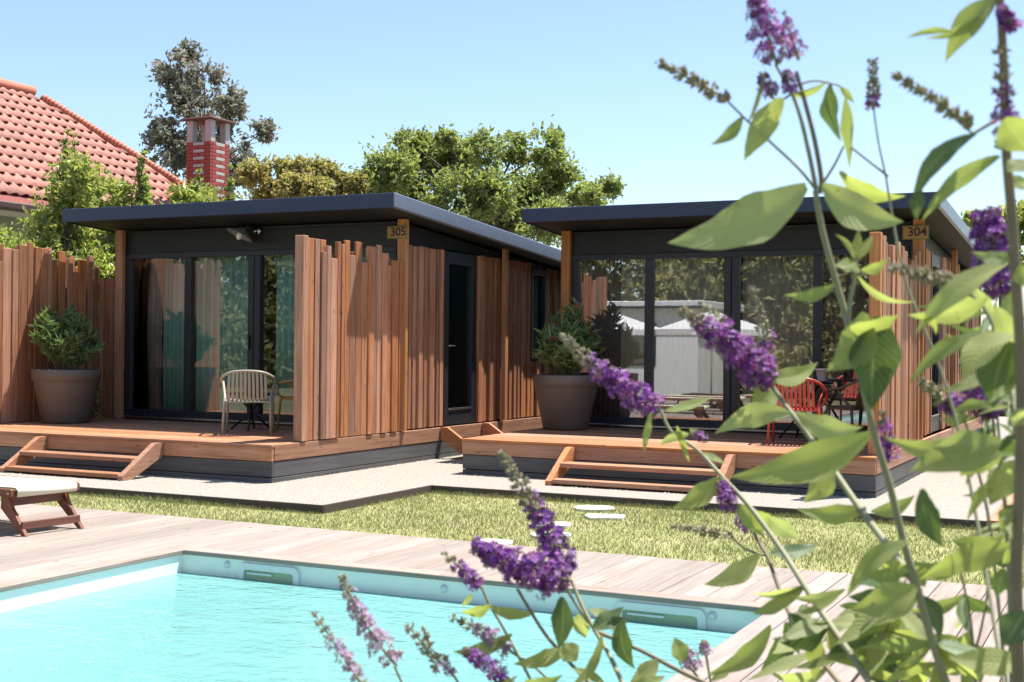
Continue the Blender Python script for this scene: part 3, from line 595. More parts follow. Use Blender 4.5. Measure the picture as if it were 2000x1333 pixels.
# ================================================================== slatted armchairs
def chair(mat, lab, cat='chair'):
    ch = thing('slatted_armchair', lab, cat, (0, 0, 0), 'slatted resin armchairs on the decks')
    def sm(pts, n=28):
        pts = [Vector(p) for p in pts]; out = []; k = len(pts)
        for i in range(k-1):
            p0, p1, p2, p3 = pts[max(i-1, 0)], pts[i], pts[i+1], pts[min(i+2, k-1)]
            for t in np.linspace(0, 1, n//(k-1)+2)[:-1]: out.append(.5*((2*p1)+(p2-p0)*t+(2*p0-5*p1+4*p2-p3)*t*t+(3*p1-p0-3*p2+p3)*t**3))
        return out+[pts[-1]]
    half = [(-.235, .20, .395), (-.295, .23, .46), (-.315, .16, .56), (-.305, -.06, .60), (-.275, -.20, .655), (-.17, -.275, .705), (0, -.295, .72)]
    path = half+[(-x, y, z) for x, y, z in reversed(half[:-1])]
    mb = MB(); mb.tube(sm(path, 60), .0155, 8); obj('back_rail', mb, mat, ch)
    for k in range(10):
        u = (k-4.5)/4.5; xt = u*.195; xb_ = u*.205; yt = -.29+.035*u*u; zt_ = .715-.03*u*u
        c = sm([(xt, yt, zt_), (xb_*.99, -.262, .58), (xb_, -.235, .47), (xb_, -.20, .405-.018*(1-u*u)), (xb_, -.10, .388-.018*(1-u*u)), (xb_, .08, .395), (xb_, .20, .398), (xb_, .232, .38)], 26)
        mb = MB(); wd = .0145; th = .006; vs = []; fs = []; n = len(c)
        for i, p in enumerate(c):
            d = (c[min(i+1, n-1)]-c[max(i-1, 0)]).normalized(); sx = Vector((1, 0, 0)); nn = sx.cross(d).normalized()
            vs += [p+sx*wd+nn*th, p-sx*wd+nn*th, p-sx*wd-nn*th, p+sx*wd-nn*th]
        for i in range(n-1):
            for j in range(4): fs.append((i*4+j, (i+1)*4+j, (i+1)*4+(j+1) % 4, i*4+(j+1) % 4))
        fs += [(0, 1, 2, 3), tuple(range(4*n-1, 4*n-5, -1))]; mb.add(vs, fs); obj('slat', mb, mat, ch)
    mb = MB(); mb.box((-.235, -.215, .362), (.235, -.185, .384), .005); mb.box((-.235, .17, .362), (.235, .20, .386), .005); mb.box((-.25, -.214, .360), (-.222, .199, .388), .005); mb.box((.222, -.214, .360), (.25, .199, .388), .005); obj('seat_frame', mb, mat, ch)
    for sx in (-1, 1):
        mb = MB(); mb.tube([(sx*.292, .05, .592), (sx*.252, -.15, .42), (sx*.255, -.19, .375), (sx*.268, -.245, .002)], [.012, .015, .017, .013], 8); obj('leg', mb, mat, ch)
        mb = MB(); mb.tube([(sx*.245, .185, .40), (sx*.255, .20, .34), (sx*.268, .235, .002)], [.017, .016, .013], 8); obj('leg', mb, mat, ch)
    return ch
def put(o, x, y, z, rz): o.location = (x, y, z); o.rotation_euler = (0, 0, math.radians(rz)); return o
put(chair('chair_grey', 'beige grey slatted armchair with its back to the pool, before cabin 305'), -9.18, 11.93, ZD+.003, 33)
put(chair('chair_ochre', 'ochre slatted armchair half hidden behind the slatted screen of cabin 305'), -8.98, 12.80, ZD+.003, 80)
put(chair('chair_red', 'red slatted armchair on the deck of cabin 304'), -3.42, 13.98, ZD+.003, 8)
put(chair('chair_olive', 'olive brown slatted armchair right of the red one, beside the screen'), -2.90, 14.62, ZD+.003, 55)
def table(x, y, z, R_, H, lab):
    tb = thing('bistro_table', lab, 'table', (x, y, z), 'black bistro tables on the decks')
    mb = MB(); mb.lathe([(0, H), (R_-.01, H), (R_, H-.008), (R_, H-.022), (R_-.012, H-.028), (0, H-.028)], 40, (x, y, z)); obj('table_top', mb, 'black_metal', tb)
    for a in (.5, 2.07):
        dx, dy = math.cos(a)*R_*.8, math.sin(a)*R_*.8
        for s in (-1, 1):
            mb = MB(); mb.tube([(x+s*dx, y+s*dy, z+.002), (x, y, z+H*.5), (x-s*dx*.7, y-s*dy*.7, z+H-.03)], .013, 8); obj('leg', mb, 'black_metal', tb)
table(-9.62, 12.55, ZD+.003, .30, .44, 'low black table behind the beige grey chair'); table(-3.55, 14.85, ZD+.003, .34, .66, 'black table behind the red chair')
fp = thing('flower_pot', 'small white pot standing on the black table behind the red chair', 'pot', (-3.33, 14.85, ZD+.664)); mb = MB(); mb.lathe([(0, .0), (.05, .0), (.055, .01), (.078, .13), (.085, .13), (.085, .145), (.07, .145), (.065, .12), (0, .118)], 28, (-3.33, 14.85, ZD+.664)); obj('pot_body', mb, 'white_paint', fp)
# ================================================================== folding sun loungers
def lounger(lab):
    lo = thing('sun_lounger', lab, 'sun lounger', (0, 0, 0), 'folding wooden sun loungers with canvas')
    hw = .30; zc = .345
    for s in (-1, 1):
        mb = MB(); mb.box((-1.9, s*hw-.02, zc-.06), (-.02, s*hw+.02, zc), .006); obj('side_rail', mb, 'teak_x', lo)
        for xb_, xt in ((.07, -.16), (-1.25, -1.05)):
            mb = MB(); yy = s*(hw-.045)
            mb.add([(xb_-.02, yy-.014, .001), (xb_+.028, yy-.014, .001), (xb_+.028, yy+.014, .001), (xb_-.02, yy+.014, .001), (xt-.055+.09*(xb_-xt), yy-.014, .19), (xt+.02+.35*(xb_-xt), yy-.014, .19), (xt+.02+.35*(xb_-xt), yy+.014, .19), (xt-.055+.09*(xb_-xt), yy+.014, .19), (xt-.025, yy-.014, zc-.012), (xt+.025, yy-.014, zc-.012), (xt+.025, yy+.014, zc-.012), (xt-.025, yy+.014, zc-.012)],
                   [(3, 2, 1, 0), (0, 1, 5, 4), (1, 2, 6, 5), (2, 3, 7, 6), (3, 0, 4, 7), (4, 5, 9, 8), (5, 6, 10, 9), (6, 7, 11, 10), (7, 4, 8, 11), (8, 9, 10, 11)]); obj('leg', mb, 'teak_z', lo)
    for xx, z, sz in ((.045, .075, .03), (-.13, .24, .034), (-1.22, .07, .026), (-.045, zc-.045, .028)):
        mb = MB(); mb.box((xx-.012, -hw+.035 if xx != -.045 else -hw+.021, z-sz), (xx+.012, hw-.035 if xx != -.045 else hw-.021, z+sz), .004); obj('cross_bar', mb, 'teak_y', lo)
    n = 24; vs = []; hw2 = hw-.03
    for i in range(n+1):
        x = -1.85+1.83*i/n; sag = -.012*math.sin(PI*i/n)
        for s in (-1, 0, 1): vs.append((x, s*hw2, zc+.012+sag-(.012 if s == 0 else 0)))
    for k, (x, z) in enumerate(((.008, zc-.012), (.004, zc-.06))):
        for s in (-1, 0, 1): vs.append((x, s*hw2, z))
    m = len(vs)//3; mb = MB(); mb.add(vs, [(i*3+j, (i+1)*3+j, (i+1)*3+j+1, i*3+j+1) for i in range(m-1) for j in range(2)], 0, True)
    o = obj('canvas', mb, 'canvas', lo); sd = o.modifiers.new('thick', 'SOLIDIFY'); sd.thickness = .006
    for s in (-1, 1):
        mb = MB(); mb.tube([(-.02, s*(hw-.06), .15), (-.15, s*(hw-.06), .23)], .005, 6); obj('bracket', mb, 'brass', lo)
        mb = MB(); mb.lathe([(0, 0), (.012, 0), (.012, .006), (0, .008)], 12); mb.v = [(-.04+a, s*(hw+.02)+s*c, zc-.03+b) for a, b, c in mb.v]; obj('bolt', mb, 'brass', lo)
    return lo
l0 = put(lounger('wooden sun lounger with cream canvas cut by the left edge of the photo'), -7.52, 7.32, 0.002, -6)
for k, (x, y, rz, lb) in enumerate(((-8.2, 3.6, 4, 'sun lounger farther along the deck, first one seen only in the window reflection'), (-8.25, 2.3, -3, 'sun lounger farther along the deck, second one seen only in the window reflection'), (-8.2, .9, 2, 'sun lounger farther along the deck, third one seen only in the window reflection'))):
    c = copy_tree(l0); put(c, x, y, .002, rz); c['label'] = lb
# ================================================================== places the windows mirror (behind the viewer)
wb = thing('white_pavilion', 'low white building with flat roof mirrored in the windows of cabin 304', 'building', (-15, -6, -.13))
box('wall', (-18.2, -9.4, -.13), (-11.9, -5.6, 2.62), 'white_paint', wb); box('roof', (-18.45, -9.6, 2.621), (-11.65, -5.35, 2.85), 'white_paint', wb, .02); box('fascia', (-18.44, -5.349, 2.62), (-11.66, -5.33, 2.70), 'anthracite', wb)
for x0 in (-17.4, -14.3):
    wd_ = thing('window', parent=wb, loc=(x0, -5.6, 1)); box('frame', (x0, -5.61, .9), (x0+1.1, -5.57, 2.2), 'anthracite', wd_); box('pane', (x0+.07, -5.569, .97), (x0+1.03, -5.562, 2.13), 'interior', wd_, 0)
def parasol(x, y, lab):
    pr = thing('parasol', lab, 'parasol', (x, y, 0), 'white parasols beside the pool')
    mb = MB(); mb.tube([(x, y, .0), (x, y, 2.3)], .025, 10); obj('pole', mb, 'white_paint', pr); mb = MB(); mb.lathe([(0, 0), (.24, 0), (.24, .06), (.04, .09), (.03, .2)], 24, (x, y, .001)); obj('base', mb, 'black_metal', pr)
    n = 8; mb = MB(); ring = [(x+1.5*math.cos(2*PI*i/n), y+1.5*math.sin(2*PI*i/n), 1.9) for i in range(n)]; low = [(a, b, c-.14) for a, b, c in ring]
    mb.add([(x, y, 2.38)]+ring+low, [(0, 1+i, 1+(i+1) % n) for i in range(n)]+[(1+i, 1+n+i, 1+n+(i+1) % n, 1+(i+1) % n) for i in range(n)]); o = obj('canopy', mb, 'parasol', pr); sd = o.modifiers.new('thick', 'SOLIDIFY'); sd.thickness = .008
parasol(-12.4, .1, 'white parasol mirrored in the left pane of cabin 304'); parasol(-9.6, 0.4, 'white parasol mirrored in the middle panes of cabin 304')
# ================================================================== foliage
def crown_points(blobs, n, rg, squash=.85):
    w_ = np.array([b[1]**2.2 for b in blobs]); w_ /= w_.sum(); idx = rg.choice(len(blobs), n, p=w_); c = np.array([list(b[0]) for b in blobs])[idx]; r_ = np.array([b[1] for b in blobs])[idx]
    d = nrm(rg.normal(size=(n, 3))); rad = r_*(rg.random(n)**.45)*(1+.26*rg.normal(size=n)); p = c+d*rad[:, None]*np.array([1, 1, squash])
    cl = nrm(rg.normal(size=(n, 3)))*0.0; return p+cl, d
def clump(p, d, rg, step, thr=.34):
    """pull leaves into twig clumps so that gaps open between them"""
    g = np.floor(p/step); h = (np.sin(g @ np.array([12.9898, 78.233, 37.719]))*43758.5453) % 1.0
    keep = h > thr; return p[keep], d[keep]
def tree(name, base, blobs, n, size, mat, lab, cat='tree', group=None, seed=0, trunk_r=.18, asp=.5, step=.45, fork=.35, up=.3, thr=.34):
    rg = np.random.default_rng(seed); base = Vector(base); tr = thing(name, lab, cat, base, group)
    top = max(b[0][2] for b in blobs); cx = sum(b[0][0] for b in blobs)/len(blobs); cy = sum(b[0][1] for b in blobs)/len(blobs)
    fk = Vector((base.x+(cx-base.x)*.4, base.y+(cy-base.y)*.4, base.z+(top-base.z)*fork)); ax = Vector((cx, cy, base.z+(top-base.z)*.8))
    mb = MB(); mb.tube([base, base.lerp(fk, .5)+Vector((.05, .04, 0)), fk, fk.lerp(ax, .55), ax], [trunk_r, trunk_r*.8, trunk_r*.65, trunk_r*.4, trunk_r*.12], 9)
    for c, r_ in blobs:
        c = Vector(c); t = min(.95, max(.0, (c.z-fk.z)/(ax.z-fk.z+.01)*.7)); s = fk.lerp(ax, t); m = s.lerp(c, .5)+Vector((rg.normal(0, .1), rg.normal(0, .1), r_*.25))
        mb.tube([s, m, c, c+Vector((rg.normal(), rg.normal(), .8))*r_*.5], [trunk_r*.22, trunk_r*.13, trunk_r*.07, trunk_r*.03], 5)
    obj('trunk', mb, 'bark', tr)
    p, d = crown_points(blobs, n, rg); p, d = clump(p, d, rg, step, thr); V, Fc = leaves(p, size, asp, up, rg, D=d*.7); fast('crown', V, Fc, mat, tr, kind='stuff', loc=tuple(base)); return tr
def pxblobs(lst, dist, depth=1.0, seed=0):
    rg = random.Random(seed); return [(tuple(at(x, y, dist+rg.uniform(-depth, depth))), r*dist/F) for x, y, r in lst]
GZ = -.14
def foot(px, dist): c = at(px, 660, dist); return (c.x, c.y, GZ)
bl = [(760, 330, 50), (820, 300, 50), (880, 310, 55), (945, 292, 38), (1010, 292, 38), (1065, 295, 45), (1095, 350, 40), (1045, 375, 52), (955, 378, 52), (890, 390, 58), (800, 380, 58), (735, 365, 38), (1000, 430, 50), (1070, 430, 45), (1135, 385, 30), (1188, 368, 27), (1160, 385, 26), (930, 440, 50), (1110, 440, 40), (860, 440, 45), (780, 440, 45), (720, 400, 30), (1085, 270, 22), (790, 272, 20), (870, 270, 22)]
tree('broad_tree', foot(950, 32), pxblobs(bl, 32, 1.6, 1), 75000, .14, 'leaf_green', 'broad green leafy tree rising between the two cabins', seed=11, trunk_r=.22, step=.33, fork=.22, thr=.36)
bl = [(372, 105, 28), (335, 145, 36), (400, 155, 40), (440, 195, 36), (355, 195, 42), (312, 235, 32), (400, 225, 42), (452, 222, 28), (330, 285, 42), (382, 285, 38), (352, 325, 34), (430, 258, 30), (515, 258, 28), (490, 282, 24), (466, 318, 34), (450, 355, 38), (300, 262, 22), (345, 110, 18), (320, 350, 30), (400, 345, 36)]
tree('tall_tree', foot(390, 37), pxblobs(bl, 37, 1.2, 2), 24000, .17, 'leaf_grey', 'tall sparse tree with greyish leaves behind the brick chimney', seed=12, trunk_r=.16, step=.36, fork=.3, thr=.5)
bl = [(498, 338, 30), (545, 332, 28), (592, 328, 26), (628, 335, 28), (520, 372, 34), (572, 370, 34), (620, 375, 34), (560, 400, 34)]
tree('bushy_tree', foot(560, 30), pxblobs(bl, 30, .8, 3), 15000, .13, 'leaf_brown', 'brownish olive bushy tree above the roof of cabin 305', seed=13, trunk_r=.14, step=.25)
bl = [(660, 350, 28), (692, 358, 26), (668, 385, 32), (705, 385, 28), (640, 395, 30)]
tree('bushy_tree', foot(680, 31), pxblobs(bl, 31, .6, 4), 9000, .13, 'leaf_brown', 'small brownish tree touching the left side of the broad green tree', seed=14, trunk_r=.1, step=.25)
bl = [(1895, 428, 16), (1925, 445, 26), (1965, 432, 28), (2000, 425, 34), (1940, 480, 36), (1990, 490, 40)]
tree('far_tree', foot(1960, 30), pxblobs(bl, 30, .8, 5), 9000, .14, 'leaf_laurel', 'far yellowish green tree at the right edge beyond cabin 304', seed=15, trunk_r=.1, step=.25)
def laurel(y, top, wd_, lab, seed, x=-13.75, spikes=3):
    rg = random.Random(seed); bl = []
    for k in range(13):
        f_ = (k+.5)/13; z = .5+(top-.95)*f_; q_ = .55*(1-.3*f_); bl.append(((x+rg.uniform(-q_, q_), y+rg.uniform(-q_, q_)*1.25, z+rg.uniform(-.15, .12)), wd_*rg.uniform(.42, .6)*(1-.22*f_)))
    for k in range(spikes):
        xx, yy = x+rg.uniform(-.2, .35), y+rg.uniform(-.5, .5)*wd_
        for q in range(9): bl.append(((xx+rg.uniform(-.05, .05), yy+rg.uniform(-.05, .05), top-1.0+.125*q), .15-.013*q))
    tree('laurel_bush', (x, y, GZ), bl, 20000, .105, 'leaf_laurel', lab, 'bush', 'laurels behind the left screen', seed, .05, .42, .16, .2, .2)
laurel(12.75, 3.25, .75, 'low laurel bush peeping over the slatted screen at the left', 21, spikes=1)
laurel(13.75, 4.4, .85, 'tallest laurel bush, with a shoot up against the tiled roof', 22, spikes=2)
laurel(14.9, 4.3, .8, 'laurel bush right of the tallest one, before the tiled roof', 23, spikes=1)
laurel(16.0, 4.2, .8, 'laurel bush just left of the brick chimney', 24, spikes=1)
laurel(17.1, 4.35, .8, 'laurel bush covering the foot of the brick chimney', 25, spikes=1)
laurel(11.7, 2.7, .55, 'laurel bush at the left edge of the photo behind the screen', 26, spikes=2)
for k, (x, y, h, lb) in enumerate(((-33, -12, 8, 'mirrored hedge tree farthest left'), (-27, -13, 9, 'mirrored hedge tree second from left'), (-21, -13, 8.5, 'mirrored hedge tree behind the left of the white building'), (-15.5, -13, 9, 'mirrored hedge tree behind the middle of the white building'), (-10, -13, 8, 'mirrored hedge tree behind the right of the white building'), (-4.5, -12, 7.5, 'mirrored hedge tree right of the white building'), (-7.6, -12.6, 8, 'mirrored hedge tree second from the right'), (-12.6, -12, 8, 'mirrored hedge tree at the right corner of the white building'))):
    rg = random.Random(k+40); bl = [((x+rg.uniform(-2.3, 2.3), y+rg.uniform(-1, 1), rg.uniform(.8, h-1.2)), rg.uniform(1.4, 2.2)) for q in range(20)]
    tree('hedge_tree', (x, y, GZ), bl, 16000, .34, 'leaf_hedge', lb, group='trees mirrored in the windows', seed=50+k, trunk_r=.2, step=.5)
# ================================================================== neighbour house with tiled roof
EX, EZ = -16.2, on(0, 378, 'X', -16.2).z
hs = thing('tiled_house', 'house with red tiled roof behind the laurels at the left', 'house', (EX-.5, 18, GZ))
pit = .72; rowd = .335; rows = 15; sl_ = math.hypot(1, pit)
def RP(s, y, h=0):   # point on the roof: s metres up the slope from the eave
    return Vector((EX-s/sl_+h*pit/sl_, y, EZ+s*pit/sl_+h/sl_))
# far hip edge from two photo points lying on the roof plane
nrmv = Vector((pit, 0, 1)).normalized(); p0 = RP(0, 0)
def onroof(px, py):
    r = fw+rt*((px-1000)/F)-up*((py-666.5)/F); return EYE+r*((p0-EYE).dot(nrmv)/r.dot(nrmv))
ha, hb = onroof(62, 184), onroof(322, 347)
sa, sb = (EX-ha.x)*sl_, (EX-hb.x)*sl_
def yend(s): return ha.y+(hb.y-ha.y)*(s-sa)/(sb-sa)
Y0 = 12.0; smax = sa
box('wall', (EX-6, Y0+.3, GZ), (EX-.45, yend(0)-.4, EZ-.06), 'render_wall', hs, 0)
rf = thing('roof', parent=hs, loc=(EX, 14, EZ))
mb = MB(); mb.add([RP(-.25, Y0), RP(-.25, yend(-.25)), RP(smax, yend(smax)), RP(smax, Y0), RP(-.25, Y0, -.08), RP(-.25, yend(-.25), -.08), RP(smax, yend(smax), -.08), RP(smax, Y0, -.08)], [(0, 1, 2, 3), (7, 6, 5, 4), (0, 4, 5, 1), (2, 6, 7, 3), (1, 5, 6, 2), (3, 7, 4, 0)]); obj('roof_underlay', mb, 'mortar', rf)
# hip plane on the far side, so that the roof closes
mb = MB(); q0 = RP(-.25, yend(-.25)); q1 = RP(smax, yend(smax)); q2 = Vector((q1.x-(q0.x-q1.x), q0.y, q0.z)); mb.add([q0, q2, q1], [(0, 1, 2)]); obj('hip_plane', mb, 'tile', rf)
def tile_verts():
    vs = []; nx = 7; wv = [0, .012, .032, .040, .032, .012, .0]
    for s, lift in ((-.02, .03), (.36, .004)):
        for i in range(nx): vs.append((s, .225*i/(nx-1)-.1125, lift+wv[i]))
    for i in range(nx): vs.append((-.02, .225*i/(nx-1)-.1125, lift_lo+wv[i]-.018))
    return vs
lift_lo = .03
tv = tile_verts(); tf = [(i, i+1, 8+i, 7+i) for i in range(6)]+[(14+i, 15+i, i+1, i) for i in range(6)]
Rm = Matrix(((-1/sl_, 0, pit/sl_), (0, 1, 0), (pit/sl_, 0, 1/sl_)))
tv3 = [Rm @ Vector(p) for p in tv]
tm = bpy.data.meshes.new('tile'); tm.from_pydata(tv3, [], tf); tm.materials.append(MATS['tile_var']); tm.polygons.foreach_set('use_smooth', [True]*6+[False]*6)
spots = []
for r_ in range(int(smax/rowd)+1):
    s = r_*rowd; y = Y0+.1+(.11 if r_ % 2 else 0)
    while y < yend(s+.15)-.05: spots.append((s, y)); y += .222
def inview(p):
    d = p-EYE; z = d.dot(fw); return -20 < 1000+F*d.dot(rt)/z < 345
vis = [q for q in spots if inview(RP(*q))]; vis.sort(key=lambda q: (RP(*q)-EYE).length); near = set(vis[:300])
rest = MB()
for q in spots:
    p = RP(q[0], q[1], random.uniform(-.004, .004))
    if q in near:
        o = bpy.data.objects.new('roof_tile', tm); link(o, rf); o.location = p-ORG[rf.name]
    else: rest.add([p+v for v in tv3], tf, 0, True)
obj('roof_tiles', rest, 'tile', rf, kind='stuff')
mb = MB()
for k in range(60):
    a = k/60; s = smax*a-.2; p = RP(s, yend(s), .05); s2 = s+smax/60*1.3; p2 = RP(s2, yend(s2), .06); mb.tube([p, p2], [.095, .07], 8)
obj('ridge_tiles', mb, 'tile', rf, kind='stuff')
p = RP(smax, 0, .06); mb = MB(); mb.tube([(p.x, Y0, p.z), (p.x, yend(smax), p.z)], .1, 8); obj('ridge_tiles', mb, 'tile', rf, kind='stuff')
g = RP(-.28, 0); mb = MB(); mb.box((g.x-.02, Y0, g.z-.10), (g.x+.13, yend(-.25), g.z+.01), .02); obj('gutter', mb, 'gutter', hs); mb = MB(); mb.box((g.x-.75, Y0, g.z-.13), (g.x-.03, yend(-.25)-.1, g.z-.105)); obj('soffit', mb, 'white_paint', hs)
# chimney of red and white bricks
cc = at(407, 300, 24.5); zt_ = at(407, 222, 24.5).z; cw = .29; zs = zt_-.58
cy_ = thing('chimney', parent=hs, loc=(cc.x, cc.y, GZ))
box('chimney_core', (cc.x-cw+.012, cc.y-cw+.012, GZ), (cc.x+cw-.012, cc.y+cw-.012, zs), 'mortar', cy_, 0)
z = zs; k = 0; bh = .068
while z > zs-2.6:
    z0 = z-bh; pat = k % 2
    for f_ in range(4):
        cuts = [0, .5, 1] if pat else [0, .27, .73, 1]
        for j, (a, b) in enumerate(zip(cuts, cuts[1:])):
            L = 2*cw-.06*0; u0_, u1_ = -cw+2*cw*a+.005, -cw+2*cw*b-.005
            wt = (not pat) and j == 1
            if f_ == 0: lo, hi = (cc.x+u0_, cc.y-cw, z0+.006), (cc.x+u1_, cc.y-cw+.05, z-.004)
            elif f_ == 1: lo, hi = (cc.x+cw-.05, cc.y+max(u0_, -cw+.053), z0+.006), (cc.x+cw, cc.y+min(u1_, cw-.053), z-.004)
            elif f_ == 2: continue
            else: continue
            if hi[0]-lo[0] > .01 and hi[1]-lo[1] > .01: box('brick', lo, hi, 'brick_white' if wt else 'brick_red', cy_, .004)
    z = z0; k += 1
for sx in (-1, 1):
    for sy in (-1, 1): box('chimney_pier', (cc.x+sx*(cw-.075)-.07, cc.y+sy*(cw-.075)-.07, zs+.001), (cc.x+sx*(cw-.075)+.07, cc.y+sy*(cw-.075)+.07, zs+.41), 'brick_white', cy_, .006)
box('chimney_cap', (cc.x-cw-.07, cc.y-cw-.07, zs+.411), (cc.x+cw+.07, cc.y+cw+.07, zs+.45), 'cap_brown', cy_, .01); box('chimney_cap', (cc.x-cw+.06, cc.y-cw+.06, zs+.451), (cc.x+cw-.06, cc.y+cw-.06, zs+.49), 'cap_brown', cy_, .01); box('chimney_cap', (cc.x-.09, cc.y-.09, zs+.491), (cc.x+.09, cc.y+.09, zs+.56), 'cap_brown', cy_, .01)
# overhead cable
pa, pb = at(455, 356, 31.8), at(968, 326, 31.8); dv = pb-pa; pts = []
for i in range(41):
    t = -.08+1.08*i/40; p = pa+dv*t; p.z += .35*((t-.5)/1.7)**2; pts.append(p)
cbl = thing('overhead_cable', 'thin dark cable crossing before the crown of the broad green tree', 'cable', (pts[0].x, pts[0].y, GZ)); mb = MB(); mb.tube(pts, .009, 6); obj('wire', mb, 'cable', cbl)
for q in (pts[0], pts[-1]): mb = MB(); mb.tube([(q.x, q.y, GZ), (q.x, q.y, q.z+.02)], .05, 10); obj('pole', mb, 'bark', cbl)
# ================================================================== butterfly bushes close to the camera
def spline(pts, n):
    pts = [Vector(p) for p in pts]; k = len(pts); out = []
    for i in range(k-1):
        p0, p1, p2, p3 = pts[max(i-1, 0)], pts[i], pts[i+1], pts[min(i+2, k-1)]
        for j in range(n):
            t = j/n; out.append(.5*((2*p1)+(p2-p0)*t+(2*p0-5*p1+4*p2-p3)*t*t+(3*p1-p0-3*p2+p3)*t**3))
    return out+[pts[-1]]
NODES = {}
def stem(bush, pts, d, w0, w1, mat='stem_olive', root=None):
    """pts in photo pixels (top to bottom), d distances, w widths in photo pixels; root continues to the soil"""
    ds = d if isinstance(d, (list, tuple)) else [d]*len(pts)
    P = [at(x, y, q) for (x, y), q in zip(pts, ds)]
    if root is not None:
        l = P[-1]; hd = (l-P[-2]).normalized(); g = l+hd*.18; rz = Vector((l.x+hd.x*.12, l.y+hd.y*.12, 0)).lerp(Vector((*root, 0)), .35); rz.z = -.02; rz.y = min(max(rz.y, .85), 2.4); P += [g, g.lerp(rz, .5), rz]
    for q in range(len(pts)-1):
        for f_ in (.2, .6): NODES.setdefault(bush.name, []).append((pts[q][0]+(pts[q+1][0]-pts[q][0])*f_, pts[q][1]+(pts[q+1][1]-pts[q][1])*f_, ds[q]+(ds[q+1]-ds[q])*f_))
    c = spline(P, 5); n = len(c); sc_ = ds[0]/F; rr = [(w0+(w1-w0)*i/(n-1))*sc_/2 for i in range(n)]
    mb = MB(); mb.tube(c, rr, 7); return obj('stem', mb, mat, bush)
def leaf(bush, b, t, w_, d, mat='bush_leaf', bend=.0, roll=None, dd=.0, fold=.18, droop=None):
    """b, t: base and tip in photo pixels; w_ width in pixels; d distance; bend: sideways bow as share of length"""
    B, T = at(b[0], b[1], d), at(t[0], t[1], d+dd); ax = T-B; L = ax.length; a = ax.normalized()
    view = ((B+T)/2-EYE).normalized(); n0 = (-view-a*(-view).dot(a)).normalized(); s0 = a.cross(n0)
    roll = random.uniform(-.7, .7) if roll is None else roll
    droop = random.uniform(.04, .28) if droop is None else droop
    n1 = n0*math.cos(roll)+s0*math.sin(roll); s1 = a.cross(n1); W = .9*w_*d/F*.5/max(.5, math.cos(roll))
    nu, nv = 13, 7; V = []; UV = []; ph = random.uniform(0, 6)
    for i in range(nu):
        t_ = i/(nu-1); wd_ = W*(min(1, (t_+.02)/.42)**.62 if t_ < .42 else max(0., 1-((t_-.42)/.58)**1.4)); cen = B+ax*t_+s0*(bend*L*4*t_*(1-t_))-n1*(droop*L*t_*t_)
        tw = .25*math.sin(ph+t_*3)
        for j in range(nv):
            u = 2*j/(nv-1)-1; off = fold*abs(u)*wd_+.10*wd_*math.sin(t_*11+ph+(1.5 if u > 0 else 0))*abs(u)**1.5
            ed_ = 1+(random.uniform(-.07, .05) if abs(u) > .9 else 0)
            V.append(cen+s1*(u*wd_*ed_)+n1*(off+tw*u*wd_*.5)); UV.append((.5+u*.5, t_))
    Fc = [(i*nv+j, i*nv+j+1, (i+1)*nv+j+1, (i+1)*nv+j) for i in range(nu-1) for j in range(nv-1)]
    return fast('leaf', np.array(V), Fc, mat, bush, smooth=True, loc=tuple(B), uv=np.array(UV))
